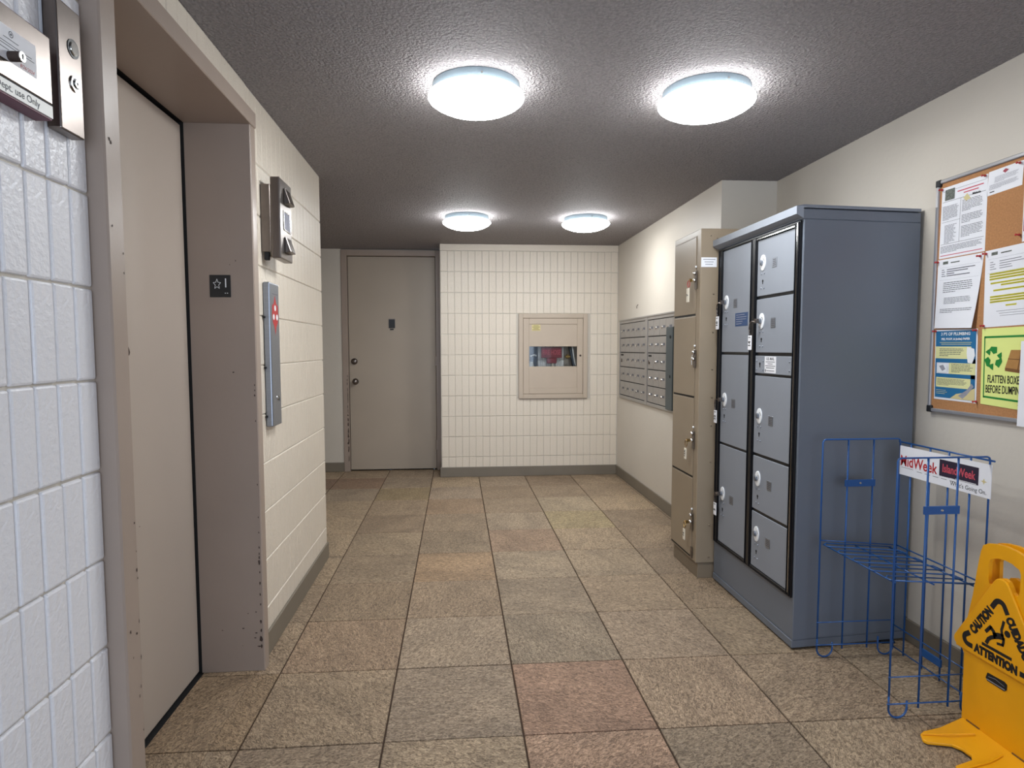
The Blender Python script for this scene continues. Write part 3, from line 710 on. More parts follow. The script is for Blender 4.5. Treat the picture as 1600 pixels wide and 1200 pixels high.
# ------------------------------------------------------------------ fire hose cabinet
hc = thing('hose_cabinet', 'tan fire hose cabinet with a glass window set in the white block wall', 'cabinet', face_mtx((.611, YB, .777), '-Y'))
hw, hh = .693, .844
def ringbox(bm, x0, x1, y0, y1, t, z0, z1, bev=0):
    box(bm, x0, x0+t, y0, y1, z0, z1, bev); box(bm, x1-t, x1, y0, y1, z0, z1, bev)
    box(bm, x0+t, x1-t, y0, y0+t, z0, z1, bev); box(bm, x0+t, x1-t, y1-t, y1, z0, z1, bev); return bm
obj('cabinet_frame', ringbox(bmesh.new(), .002, hw-.002, .002, hh-.002, .044, -.004, .022, bev=.003), M['hose'], hc)
obj('cabinet_box', box(box(box(box(NB(.03, hw-.03, .03, hh-.03, -.175, -.165), .03, .045, .03, hh-.03, -.165, -.004), hw-.045, hw-.03, .03, hh-.03, -.165, -.004), .045, hw-.045, .03, .045, -.165, -.004), .045, hw-.045, hh-.045, hh-.03, -.165, -.004), M['hose'], hc)
# door: frame ring, recessed panels above and below the window
dx0, dx1, dy0, dy1 = .048, hw-.048, .048, hh-.048
wx0, wx1, wy0, wy1 = .111, .590, .320, .519
bm = ringbox(bmesh.new(), dx0, dx1, dy0, dy1, .058, -.002, .018, bev=.003)
dr = obj('cabinet_door', bm, M['hose'], hc)
obj('upper_panel', NB(dx0+.058, dx1-.058, wy1, dy1-.058, -.002, .012, bev=.001), M['hose'], dr)
obj('lower_panel', NB(dx0+.058, dx1-.058, dy0+.058, wy0, -.002, .012, bev=.001), M['hose'], dr)
obj('window_pane', NB(wx0-.004, wx1+.004, wy0, wy1, .002, .005), M['glass'], dr)
b2 = lathe(bmesh.new(), [(0, 0), (.010, 0), (.009, .006), (0, .007)], 14); b2.transform(T(.619, .428, .018)); obj('door_lock', b2, M['chip'], dr)
stk = obj('sticker', NB(.132, .219, .674, .735, .012, .0128), M['sticker'], dr, label='small pale yellow inspection sticker')
tb = bmesh.new()
for q in range(4): rect(tb, .139+(.01 if q % 2 else 0), .212-(.012 if q % 2 else 0), .682+q*.013, .687+q*.013, .013)
obj('sticker_print', tb, M['inkolive'], stk)
# what hangs inside
hs = thing('fire_hose', 'white canvas fire hose folded on its rack behind the cabinet window', 'hose', face_mtx((.611, YB, .777), '-Y'))
bm = bmesh.new()
for i in range(6):
    xx = .218+i*.044
    pts = [(xx, .20, -.10), (xx, .38, -.09), (xx, .56, -.10), (xx+.011, .60, -.10), (xx+.022, .56, -.10), (xx+.022, .38, -.095), (xx+.022, .20, -.10)]
    for p, q in zip(pts, pts[1:]): tube(bm, [p, q], .0135, 8)
obj('hose_folds', bm, M['hosecloth'], hs, smooth=True)
obj('hose_rack', box(box(NB(.205, .49, .60, .62, -.13, -.07, bev=.002), .205, .49, .54, .56, -.065, -.058, bev=.002), .37, .39, .56, .795, -.12, -.10), M['darkhose'], hs)
pp = thing('standpipe_valve', 'dark grey standpipe with white wrapped joint at the left of the hose', 'valve', face_mtx((.611, YB, .777), '-Y'))
bm = bmesh.new(); tube(bm, [(.150, .06, -.09), (.150, .36, -.09), (.158, .52, -.09), (.158, .78, -.09)], .042, 14)
obj('pipe', bm, M['darkhose'], pp, smooth=True)
bm = bmesh.new(); tube(bm, [(.125, .42, -.045), (.165, .435, -.040), (.185, .425, -.045)], .008, 8); obj('wrap', bm, M['hosecloth'], pp)
obj('collar', cyl(bmesh.new(), (.138, -.060), .030, .300, .365, n=12, axis='y', r2=.018), M['offwhite'], pp)
nz = thing('hose_nozzle', 'dark hose nozzle leaning at the right of the folded hose', 'nozzle', face_mtx((.611, YB, .777), '-Y'))
bm = bmesh.new(); tube(bm, [(.515, .55, -.05), (.535, .46, -.045), (.565, .32, -.04), (.600, .20, -.05)], .017, 10); obj('nozzle_tube', bm, M['darkhose'], nz, smooth=True)
bm = bmesh.new(); tube(bm, [(.545, .53, -.035), (.560, .42, -.03), (.578, .33, -.03)], .007, 6); obj('lever', bm, M['hosecloth'], nz)
obj('brass_coupling', box(NB(.475, .530, .405, .428, -.06, -.030, bev=.004), .490, .512, .395, .440, -.055, -.032, bev=.004), M['brass'], nz)
sg = thing('fire_hose_sign', 'dark red FIRE HOSE plate with a small tag below, behind the glass', 'sign', face_mtx((.611, YB, .777), '-Y'))
obj('sign_plate', NB(.233, .439, .405, .510, -.030, -.026, bev=.002), M['red'], sg)
obj('lettering', text(bmesh.new(), 'FIRE HOSE', .336, .458, .066, -.0255, sx=.60, bold=.0012), M['redink'], sg)
obj('lower_tag', NB(.288, .388, .350, .404, -.030, -.026, bev=.002), M['red'], sg)
tb = bmesh.new()
for q in range(3): rect(tb, .300+.008*q, .376-.008*q, .362+q*.013, .366+q*.013, -.0255)
obj('tag_print', tb, M['redink'], sg)
obj('hanger', box(NB(.33, .342, .505, .60, -.058, -.030), .34, .36, .320, .352, -.04, -.03), M['offwhite'], sg)

# ------------------------------------------------------------------ floor number plate and lift call fittings
fp = thing('floor_number_plate', 'small black plate with a white star and 1 on the lift door jamb', 'sign', face_mtx((-.936, 2.4305, 1.477), '-Y'))
obj('plate', NB(0, .078, 0, .084, .0002, .003, bev=.001), M['plastic'], fp)
tb = bmesh.new()
star = []
for i in range(10):
    rr = .0175 if i % 2 == 0 else .0078; a_ = PI/2+i*PI/5; star.append((.028+rr*math.cos(a_)*.85, .049+rr*math.sin(a_)*1.15))
for i in range(10):
    p, q = Vector(star[i]), Vector(star[(i+1) % 10]); n_ = (q-p).orthogonal().normalized()*.0009
    tb.faces.new([tb.verts.new((v.x, v.y, .0034)) for v in (p-n_, q-n_, q+n_, p+n_)])
text(tb, '1', .060, .052, .050, .0034, sx=.9)
for i in range(1, 3): rect(tb, .048+i*.008, .052+i*.008, .014, .0165, .0034)
obj('star_and_numeral', tb, M['platewhite'], fp)

def wallbox(name, label, cat, y, z): return thing(name, label, cat, face_mtx((XL, y, z), '+X'))
li = wallbox('hall_lantern', 'brushed steel lift indicator box with a square screen, upper fitting beyond the lift', 'lift indicator', 2.62, 1.655)
obj('back_box', NB(.0, .170, .025, .300, .0012, .042, bev=.003), M['steel'], li)
fbx = NB(.0, .180, .0, .330, .042, .080, bev=.004, seg=2)
obj('front_box', fbx, M['steel'], li)
def wedge(y0):
    bm = bmesh.new(); pts = [(y0, .0802), (y0+.004, .106), (y0+.066, .086), (y0+.066, .0802)]
    a_ = [bm.verts.new((.062, y, z)) for y, z in pts]; b_ = [bm.verts.new((.138, y, z)) for y, z in pts]
    bm.faces.new(a_); bm.faces.new(b_[::-1])
    for i in range(4): bm.faces.new((a_[i], b_[i], b_[(i+1) % 4], a_[(i+1) % 4]))
    bmesh.ops.recalc_face_normals(bm, faces=bm.faces); bmesh.ops.bevel(bm, geom=bm.edges[:], offset=.002, segments=1, affect='EDGES'); return bm
obj('arrow_lens', wedge(.232), M['steel'], li); obj('arrow_lens', wedge(.030), M['steel'], li)
obj('screen_bezel', ringbox(bmesh.new(), .048, .150, .122, .205, .006, .080, .083, bev=.001), M['chrome'], li)
obj('screen', NB(.054, .144, .128, .199, .080, .0815), M['screen'], li)
obj('cable_stub', NB(.006, .024, -.008, .026, .010, .030, bev=.002), M['black'], li)

cs = wallbox('hall_call_station', 'long satin steel lift call panel with a red diamond emblem, below the indicator', 'lift call panel', 2.62, .952)
obj('panel', NB(0, .128, 0, .605, .0012, .031, bev=.006, seg=3), M['steelblue'], cs)
dm = bmesh.new(); cx_, cy_ = .066, .470
pts = [(cx_, cy_+.085), (cx_+.018, cy_+.050), (cx_+.040, cy_+.040), (cx_+.044, cy_), (cx_+.036, cy_-.030), (cx_+.014, cy_-.050), (cx_, cy_-.085), (cx_-.014, cy_-.050), (cx_-.036, cy_-.030), (cx_-.044, cy_), (cx_-.040, cy_+.040), (cx_-.018, cy_+.050)]
dm.faces.new([dm.verts.new((a_, b_, .0314)) for a_, b_ in pts]); em = obj('diamond_emblem', dm, M['redbright'], cs, label='red diamond emblem with three white discs')
db = bmesh.new()
for (a_, b_) in ((cx_, cy_+.030), (cx_-.022, cy_-.008), (cx_+.024, cy_-.008)): cyl(db, (a_, b_), .0125, .0314, .0320, n=16)
obj('emblem_discs', db, M['platewhite'], em)
kb = lathe(bmesh.new(), [(0, 0), (.011, 0), (.010, .004), (0, .004)], 16); kb.transform(T(.078, .118, .031)); obj('key_switch', kb, M['chrome'], cs)
obj('key_slot', NB(.074, .082, .105, .125, .035, .0358), M['black'], cs)
obj('panel_seam', NB(.030, .110, .558, .5595, .0308, .0314), M['ink'], cs)
wpl = bmesh.new()
for zz in (.455, .245, .040): box(wpl, -.008, .002, zz, zz+.008, .0015, .010)
obj('fixing_tabs', wpl, M['black'], cs)

# near-left fittings
lc = wallbox('lift_button_plate', 'brushed steel plate with two round lift buttons beside the lift frame', 'lift buttons', 1.296, 1.715)
obj('panel', NB(0, .077, 0, .252, .0012, .029, bev=.003, seg=2), M['steel'], lc)
b = obj('push_button', cyl(bmesh.new(), (.048, .172), .0135, .029, .0335, n=24, bev=.0015), M['chrome'], lc)
obj('button_ring', cyl(bmesh.new(), (.048, .172), .0185, .0290, .0305, n=24), M['plastic'], b)
b = obj('key_switch', cyl(bmesh.new(), (.048, .103), .016, .029, .0325, n=24, bev=.001), M['chrome'], lc)
obj('switch_ring', cyl(bmesh.new(), (.048, .103), .0105, .0325, .0330, n=20), M['plastic'], b)
obj('switch_core', cyl(bmesh.new(), (.048, .103), .0075, .0330, .0355, n=16), M['chrome'], b)
obj('switch_slot', cyl(bmesh.new(), (.048, .103), .0028, .0355, .0358, n=12), M['black'], b)

fk = wallbox('fire_service_box', 'steel fire department key box with a label strip reading Fire Dept. use Only', 'key box', .93, 1.715)
FW = 1.262-.93; FH = .152
obj('box_shell', NB(0, FW, 0, FH+.003, .0012, .033, bev=.001), M['boxshell'], fk)
cov = obj('cover_plate', NB(0, FW-.002, .030, FH, .033, .036, bev=.0012), M['steel'], fk)
st = obj('label_strip', NB(0, FW-.001, .004, .0265, .033, .0352), M['stripwhite'], fk, label='white adhesive label strip with hand lettering')
tb = text(bmesh.new(), 'Fire  Dept. use Only', FW-.112, .0150, .0175, .0355, bold=.0001, sx=1.02)
obj('strip_lettering', tb, M['ink'], st)
obj('gap_line', NB(0, FW-.001, .0267, .0298, .0332, .0348), M['black'], fk)
nt_ = obj('notice_label', NB(.10, FW-.044, .060, .118, .036, .0364), M['white'], fk, label='white printed notice label with an emblem and coloured handwriting')
nb = bmesh.new(); nx_ = FW-.044
for (u0, u1, v_) in ((.045, .082, .097), (.012, .118, .089), (.006, .110, .0845), (.070, .125, .078)): rect(nb, nx_-u1, nx_-u0, v_, v_+.0012, .0367)
pts = arc(nx_-.063, .1075, .0055, 0, 360, 14); 
for i in range(14):
    p = pts[i]; q = pts[i+1]; nb.faces.new([nb.verts.new((a_, b_, .0367)) for a_, b_ in (p, q, (q[0]*.75+(nx_-.063)*.25, q[1]*.75+.1075*.25), (p[0]*.75+(nx_-.063)*.25, p[1]*.75+.1075*.25))])
cyl(nb, (nx_-.063, .1075), .002, .0365, .0368, n=8)
obj('notice_print', nb, M['ink'], nt_)
obj('blue_writing', text(bmesh.new(), '6/21', nx_-.056, .0735, .0105, .0368, shear=.3, bold=.0002), M['plateblue'], nt_)
obj('red_writing', text(bmesh.new(), '8/26/2024', nx_-.026, .0655, .0090, .0368, shear=.3), M['redbright'], nt_)
kx, kz = 1.150-.93, .069
ky = obj('key_lock', cyl(bmesh.new(), (kx, kz), .0085, .036, .056, n=20), M['chip'], fk)
obj('key_lock_face', cyl(bmesh.new(), (kx, kz), .0085, .056, .0575, n=20), M['chrome'], ky)
obj('key_lock_slot', NB(kx-.0015, kx+.0015, kz-.004, kz+.004, .0575, .0579), M['black'], ky)
sc_ = bmesh.new()
for (p, q) in (((.262, .050), (.274, .066)), ((.274, .066), (.280, .062)), ((.280, .062), (.292, .038))): 
    v1, v2 = Vector(p), Vector(q); n_ = (v2-v1).orthogonal().normalized()*.0006; sc_.faces.new([sc_.verts.new((v.x, v.y, .0363)) for v in (v1-n_, v2-n_, v2+n_, v1+n_)])
obj('scratches', sc_, M['steelblue'], cov)

# ------------------------------------------------------------------ notice board
BY, BZ0, BZ1 = 2.388, 1.016, 1.948; BW = 1.20
nbd = thing('notice_board', 'cork notice board with an aluminium frame and black corners on the right wall', 'notice board', face_mtx((XR2, BY, 0), '-X'))
obj('cork_sheet', NB(.012, BW-.012, BZ0+.012, BZ1-.012, .001, .012), M['cork'], nbd)
obj('board_frame', ringbox(bmesh.new(), 0, BW, BZ0, BZ1, .015, .001, .020, bev=.003), M['boardframe'], nbd)
for (u, v) in ((0, BZ0), (0, BZ1-.024), (BW-.024, BZ0), (BW-.024, BZ1-.024)):
    obj('corner_cap', NB(u-.002, u+.024, v-.002, v+.026, .001, .022, bev=.003), M['plastic'], nbd)
def sheet(name, label, cat, corners, m, z=.0125, lift=0):
    """corners: TL TR BR BL as (Y, Z); sheet pinned on the board, slightly curled"""
    t = thing(name, label, cat, face_mtx((XR2, BY, 0), '-X'), group=None)
    P_ = [Vector((BY-Y, Z)) for Y, Z in corners]; bm = bmesh.new(); n = 8; g = []
    for j in range(n+1):
        row = []
        for i in range(n+1):
            u, v = i/n, j/n; p = (P_[0]*(1-u)+P_[1]*u)*(1-v)+(P_[3]*(1-u)+P_[2]*u)*v
            row.append(bm.verts.new((p.x, p.y, z+lift*(v**2)*(.4+.6*u))))
        g.append(row)
    for j in range(n):
        for i in range(n): bm.faces.new((g[j][i], g[j+1][i], g[j+1][i+1], g[j][i+1]))
    r_ = bmesh.ops.extrude_face_region(bm, geom=bm.faces[:]); bmesh.ops.translate(bm, verts=[q for q in r_['geom'] if isinstance(q, bmesh.types.BMVert)], vec=(0, 0, -.0004))
    bmesh.ops.recalc_face_normals(bm, faces=bm.faces)
    obj('paper', bm, m, t)
    def at(u, v, dz=.0006):
        p = (P_[0]*(1-u)+P_[1]*u)*(1-v)+(P_[3]*(1-u)+P_[2]*u)*v; return (p.x, p.y, z+lift*(v**2)*(.4+.6*u)+dz)
    def bars(name, L_, m, dz=.0006):
        b_ = bmesh.new()
        for (u0, u1, v0, v1) in L_:
            k = max(1, int((u1-u0)*6))
            for s in range(k):
                a0 = u0+(u1-u0)*s/k; a1 = u0+(u1-u0)*(s+1)/k
                b_.faces.new([b_.verts.new(at(*q, dz)) for q in ((a0, v1), (a1, v1), (a1, v0), (a0, v0))])
        return obj(name, b_, m, t)
    def poly(name, L_, m, dz=.0008):
        b_ = bmesh.new()
        for pts in L_: b_.faces.new([b_.verts.new(at(u, v, dz)) for u, v in pts])
        return obj(name, b_, m, t)
    def words(name, items, m, dz=.0010):
        b_ = bmesh.new()
        for (s, u, v, size, sx) in items:
            q = at(u, v, dz); text(b_, s, q[0], q[1], size, q[2], sx=sx, bold=.0004)
        return obj(name, b_, m, t)
    return t, bars, poly, words, at
def para(u0, u1, v0, v1, n, ragged=.15, th=.35):
    out = []
    for i in range(n):
        v = v0+(v1-v0)*i/n; h = (v1-v0)/n*th; e = u1-(R.uniform(0, ragged)*(u1-u0) if i < n-1 else (u1-u0)*.6)
        s = u0
        while s < e-.01:       # words
            l = R.uniform(.03, .09); out.append((s, min(e, s+l), v, v+h)); s += l+.008
    return out
# sheet A
t, bars, poly, words, at = sheet('notice_sheet', 'two-column printed newsletter sheet with a photo, top left of the notice board', 'notice', [(2.363, 1.914), (2.150, 1.915), (2.150, 1.634), (2.366, 1.634)], M['white'])
bars('print_lines', para(.04, .42, .27, .47, 13)+para(.10, .38, .54, .80, 15, .3)+para(.48, .94, .25, .41, 8)+para(.48, .94, .45, .57, 6)+para(.48, .94, .60, .76, 8)+para(.03, .95, .83, .93, 6), M['ink'])
bars('rules', [(.03, .97, .205, .209), (.44, .445, .21, .80), (.03, .97, .80, .804), (.03, .97, .06, .063), (.03, .45, .49, .493)], M['inkblack'])
bars('headline', [(.36, .92, .10, .115), (.50, .82, .14, .155), (.03, .95, .957, .967)], M['redink'])
poly('photo', [[(.08, .04), (.30, .04), (.30, .19), (.08, .19)]], M['photo']); poly('bell_picture', [[(.50, .22), (.58, .17), (.66, .25), (.56, .27)]], M['sticker'])
words('title', [('Melanie', .78, .20, .012, 1)], M['inkblack'])
# sheet B
t, bars, poly, words, at = sheet('notice_sheet', 'half-height printed slip pinned at the top of the bare cork patch', 'notice', [(2.147, 1.918), (2.008, 1.922), (2.011, 1.838), (2.152, 1.832)], M['white'])
bars('print_lines', para(.2, .9, .30, .55, 6)+para(.06, .94, .58, .80, 7), M['inklight']); poly('emblem', [[(.42, .16), (.5, .08), (.6, .16), (.5, .26)]], M['maroon']); bars('signature', [(.08, .22, .86, .90)], M['inkblack'])
# red sheet
t, bars, poly, words, at = sheet('notice_sheet', 'sheet with a maroon panel at the right edge of view on the notice board', 'notice', [(2.002, 1.930), (1.790, 1.934), (1.785, 1.650), (2.000, 1.642)], M['white'], z=.0135)
poly('maroon_panel', [[(.02, .44), (1, .44), (1, .88), (.02, .88)]], M['maroon']); bars('print_lines', para(.1, .9, .1, .38, 9)+para(.1, .9, .91, .97, 2), M['ink'])
bars('panel_print', para(.1, .9, .5, .8, 6), M['redink'], dz=.0012)
# sheet C
def letterhead(bars, words):
    bars('letterhead', [(.12, .24, .035, .075), (.30, .50, .055, .07)], M['photo'])
    bars('rules', [(.06, .95, .12, .122), (.06, .95, .30, .302)], M['inklight'])
t, bars, poly, words, at = sheet('notice_sheet', 'white letter with a curled lower corner, left column below the newsletter sheet', 'notice', [(2.369, 1.630), (2.152, 1.630), (2.176, 1.352), (2.368, 1.356)], M['white'], lift=.016)
letterhead(bars, words)
bars('print_lines', [(.10, .16, .15, .16), (.10, .18, .18, .19), (.10, .17, .21, .22), (.10, .20, .24, .25), (.22, .85, .15, .162), (.22, .70, .18, .192), (.22, .40, .21, .222), (.22, .75, .24, .252)]+para(.16, .92, .34, .50, 6)+para(.20, .92, .56, .66, 5)+para(.12, .92, .72, .79, 3), M['ink'])
# sheet D
t, bars, poly, words, at = sheet('notice_sheet', 'white letter with yellow highlighted paragraphs, middle of the notice board', 'notice', [(2.145, 1.632), (1.930, 1.640), (1.925, 1.358), (2.140, 1.352)], M['white'], z=.013)
letterhead(bars, words)
bars('print_lines', [(.10, .16, .16, .167), (.10, .20, .19, .197), (.10, .18, .22, .227), (.10, .22, .25, .257), (.28, .68, .16, .167), (.28, .78, .19, .197), (.28, .50, .22, .227), (.28, .52, .25, .257), (.25, .9, .80, .804), (.30, .8, .83, .834), (.32, .85, .86, .864)], M['ink'])
hl = [(.10, .98, .305+.033*i, .329+.033*i) for i in range(3)]+[(.12, .98, .425, .447), (.32, .86, .457, .48), (.18, .98, .52, .543)]+[(.12, .98, .60+.033*i, .624+.033*i) for i in range(3)]+[(.42, .62, .725, .745)]
bars('highlighting', hl, M['highlighter'])
bars('highlighted_text', [(a_, b_, c_+.0085, d_-.0085) for a_, b_, c_, d_ in hl], M['inkolive'], dz=.0011)
# poster P
t, bars, poly, words, at = sheet('plumbing_poster', 'blue and cream leaflet titled 3 P\'S OF PLUMBING, lower left of the notice board', 'poster', [(2.367, 1.350), (2.163, 1.349), (2.156, 1.068), (2.360, 1.070)], M['white'], z=.013)
bars('blue_bands', [(.02, .97, .02, .24), (.02, .97, .41, .47), (.02, .97, .625, .68), (.02, .97, .82, .97), (.87, .97, .24, .82), (.02, .05, .47, .82)], M['blueink'])
bars('cream_panels', [(.02, .87, .24, .41), (.36, .97, .47, .625), (.05, .87, .68, .82)], M['cream'], dz=.0009)
words('title', [("3 P'S OF PLUMBING", .50, .065, .0165, 1.0), ('PEE, POOP, & (toilet) PAPER', .50, .135, .0115, 1.0)], M['platewhite'], dz=.0016)
bars('print_lines', para(.12, .70, .27, .39, 5)+para(.42, .92, .485, .61, 6)+para(.08, .80, .70, .80, 6), M['ink'], dz=.0014)
bars('pale_lines', [(.12, .88, .18, .186), (.16, .86, .205, .211), (.06, .30, .86, .865), (.06, .33, .885, .89), (.06, .28, .91, .915)], M['cream'], dz=.0014)
poly('paper_roll_picture', [[(.78, .24), (.94, .27), (.96, .36), (.90, .47), (.80, .46), (.77, .33)], [(.06, .58), (.10, .48), (.30, .50), (.33, .56), (.30, .61), (.08, .62)]], M['platewhite'], dz=.0016)
poly('tap_picture', [[(.12, .52), (.22, .50), (.28, .56), (.20, .59)], [(.60, .92), (.80, .83), (.90, .74), (.95, .78), (.80, .90), (.70, .96)]], M['inklight'], dz=.0018)
poly('hills_picture', [[(.40, .97), (.55, .90), (.75, .87), (.97, .80), (.97, .97)]], M['sticker'], dz=.0013)
# sign G
t, bars, poly, words, at = sheet('recycling_sign', 'bright yellow-green sign reading FLATTEN BOXES BEFORE DUMPING on the notice board', 'sign', [(2.143, 1.347), (1.925, 1.352), (1.918, 1.058), (2.136, 1.069)], M['neon'], z=.014)
bars('green_border', [(.05, .95, .10, .125), (.05, .95, .885, .91), (.05, .07, .10, .91), (.93, .95, .10, .91)], M['green'])
def arrow_tri(cx, cy, r):
    L_ = []
    for k in range(3):
        a_ = math.radians(90+120*k)
        def pt(rr, da): return (cx+rr*math.cos(a_+math.radians(da))*1.0, cy-rr*math.sin(a_+math.radians(da))*.88)
        L_.append([pt(r, -22), pt(r, 14), pt(r*.86, 42), pt(r*.62, 22), pt(r*.34, 0), pt(r*.58, -40)])
        L_.append([pt(r*.92, 38), pt(r*1.02, 60), pt(r*.45, 62), pt(r*.62, 30)])
    return L_
poly('recycling_arrows', arrow_tri(.235, .385, .175), M['green'])
poly('carton_picture', [[(.56, .28), (.97, .28), (.92, .53), (.46, .50)], ], M['carton']); poly('carton_shade', [[(.46, .50), (.92, .53), (.91, .57), (.46, .54)], [(.51, .385), (.95, .395), (.95, .405), (.51, .395)], [(.74, .28), (.76, .28), (.70, .52), (.68, .52)]], M['cartondark'], dz=.0011)
words('lettering', [('FLATTEN BOXES', .445, .655, .040, .46), ('BEFORE DUMPING', .445, .785, .040, .46)], M['inkblack'])
bars('small_print', [(.70, .9, .94, .95)], M['ink'])
# hanging sheet over the lower frame
t, bars, poly, words, at = sheet('notice_sheet', 'blank white sheet hanging over the lower frame at the right edge of view', 'notice', [(1.975, 1.300), (1.78, 1.300), (1.78, 1.006), (1.974, 1.006)], M['white'], z=.0215, lift=.004)
# push pins
for (Y, Z, nm) in ((2.360, 1.908, 'left corner of the newsletter sheet'), (2.160, 1.910, 'right corner of the newsletter sheet'), (2.020, 1.915, 'right corner of the half-height slip'), (2.366, 1.622, 'left corner of the curled letter'), (2.166, 1.618, 'right corner of the curled letter'),
                   (2.140, 1.622, 'left corner of the highlighted letter'), (2.010, 1.668, 'lower corner of the maroon sheet'), (2.362, 1.344, 'left corner of the blue leaflet'), (2.168, 1.343, 'right corner of the blue leaflet'), (2.136, 1.358, 'top of the yellow-green sign'), (2.154, 1.075, 'bottom corner of the blue leaflet')):
    b2 = lathe(bmesh.new(), [(0, 0), (.0045, 0), (.0045, .002), (.0022, .004), (.0022, .010), (.004, .012), (.004, .014), (0, .0145)], 10)
    o = bpy.data.objects.new('push_pin', finish('push_pin', b2, M['redbright'], True)); COL.objects.link(o)
    o.matrix_world = face_mtx((XR2-.0150, Y, Z), '-X'); tag(o, 'red push pin at the '+nm, 'push pin', 'push pins on the notice board')

# ------------------------------------------------------------------ blue wire rack
RX0, RX1, RY0, RY1, RH = 1.475, 1.805, 1.930, 2.352, .908
rk = thing('wire_rack', 'blue wire newspaper rack standing against the right wall', 'rack', T(RX0, RY0, 0))
rw, rd = RX1-RX0, RY1-RY0; WR = .0034
def loopU(bm, y, xa, xb):
    c = (xa+xb)/2; r = (xb-xa)/2
    pts = [(xa, y, .080), (xa, y, r+WR)] + [(c-r*math.cos(t_), y, r+WR-r*math.sin(t_)) for t_ in [PI*i/12 for i in range(1, 12)]] + [(xb, y, r+WR), (xb, y, .062)]
    tube(bm, pts, WR, 8)
for y in (0, rd):
    bm = bmesh.new()
    tube(bm, [(0, y, .03), (0, y, RH-.012), (.004, y, RH-.003), (.012, y, RH)]+[(rw-.012, y, RH), (rw-.004, y, RH-.003), (rw, y, RH-.012), (rw, y, .03)], WR, 8)
    for xx in (.108, .216): tube(bm, [(xx, y, .035), (xx, y, RH)], WR, 8)
    tube(bm, [(-.008, y-.003, .054), (rw+.004, y-.003, .054)], .0026, 6); tube(bm, [(-.006, y-.003, .150), (rw+.002, y-.003, .150)], .0022, 6)
    loopU(bm, y, 0, .066); loopU(bm, y, rw-.066, rw)
    obj('side_panel', bm, M['rackblue'], rk, smooth=True)
    br = obj('bracket', NB(.098, .226, y-.004, y+.003, .714, .742, bev=.001), M['rackblue'], rk)
    b2 = lathe(bmesh.new(), [(0, 0), (.005, 0), (.003, .003), (0, .003)], 10); b2.transform(T(.162, y-.004, .728) @ Matrix.Rotation(PI/2, 4, 'X')); obj('rivet', b2, M['chrome'], br)
bm = bmesh.new()
tube(bm, [(rw+.004, -.014, RH-.014), (rw+.004, rd+.012, RH-.014)], WR, 8)
for yy in (.082, .178, .268, .366): tube(bm, [(rw+.004, yy, .022), (rw+.004, yy, RH-.014)], WR, 8)
tube(bm, [(rw+.001, -.008, .036), (rw+.001, rd+.008, .036)], .0026, 6); tube(bm, [(rw+.001, -.008, .128), (rw+.001, rd+.008, .128)], .0026, 6)
obj('back_panel', bm, M['rackblue'], rk, smooth=True)
obj('bracket', NB(rw-.0, rw+.008, .172, .275, .075, .105, bev=.001), M['rackblue'], rk)
bm = bmesh.new(); zf, zb = .488, .466
zz = lambda xx: zf+(zb-zf)*xx/rw
tube(bm, [(-.002, .0, zf), (rw, .0, zb)], WR*.8, 6); tube(bm, [(-.002, rd, zf+.006), (rw, rd, zb)], WR*.8, 6); tube(bm, [(rw, 0, zb), (rw, rd, zb)], WR*.9, 6)
n = 10; pts = []; step = (rd-.02)/(n-1)
for i in range(n):
    y = .01+i*step
    a_, b_ = (.012+.0, y, zz(0)-.004), (rw-.03, y, zz(rw)-.004)
    if i % 2 == 0: pts += [b_, (.018, y, zz(0)-.004), (.004, y+step*.3, zz(0)-.006)]
    else: pts += [(.004, y-step*.3, zz(0)-.006), (.018, y, zz(0)-.004), b_]
tube(bm, pts, .0026, 6)
for xx in (.012, .15, rw-.035): tube(bm, [(xx, .004, zz(xx)-.010), (xx, rd-.004, zz(xx)-.010)], .0028, 6)
obj('shelf', bm, M['rackblue'], rk, smooth=True)
# header card
hd = thing('header_card', 'white card reading MidWeek clipped along the back of the blue wire rack', 'sign', face_mtx((RX1-.006, 2.342, .765), '-X'))
obj('card', NB(0, .428, 0, .117, .0, .0018), M['white'], hd)
obj('red_title', text(bmesh.new(), 'MidWeek', .098, .056, .058, .0022, sx=.82, bold=.0012), M['redbright'], hd)
bm = bmesh.new(); rect(bm, .205, .378, .036, .098, .0021); bx_ = obj('dark_box', bm, M['blackbox'], hd)
obj('box_title', text(bmesh.new(), 'IslandWeek', .291, .066, .042, .0024, sx=.72, bold=.001), M['redink'], bx_)
tb = text(bmesh.new(), "What's Going On.", .335, .018, .022, .0022, sx=.95); rect(tb, .01, .075, .030, .0312, .0022); 
for q in range(5): rect(tb, .095+q*.04, .122+q*.04, .0265, .0280, .0022)
obj('tag_line', tb, M['inkblack'], hd)
bm = bmesh.new(); rect(bm, .255, .275, .034, .037, .0024); rect(bm, .28, .37, .0375, .0395, .0024)
obj('box_underline', bm, M['platewhite'], bx_)
st_ = bmesh.new(); st_.faces.new([st_.verts.new((.400+(.013 if i % 2 == 0 else .005)*math.cos(PI/2+i*PI/4), .055+(.011 if i % 2 == 0 else .004)*math.sin(PI/2+i*PI/4), .0022)) for i in range(8)]); obj('star_mark', st_, M['sticker'], hd)

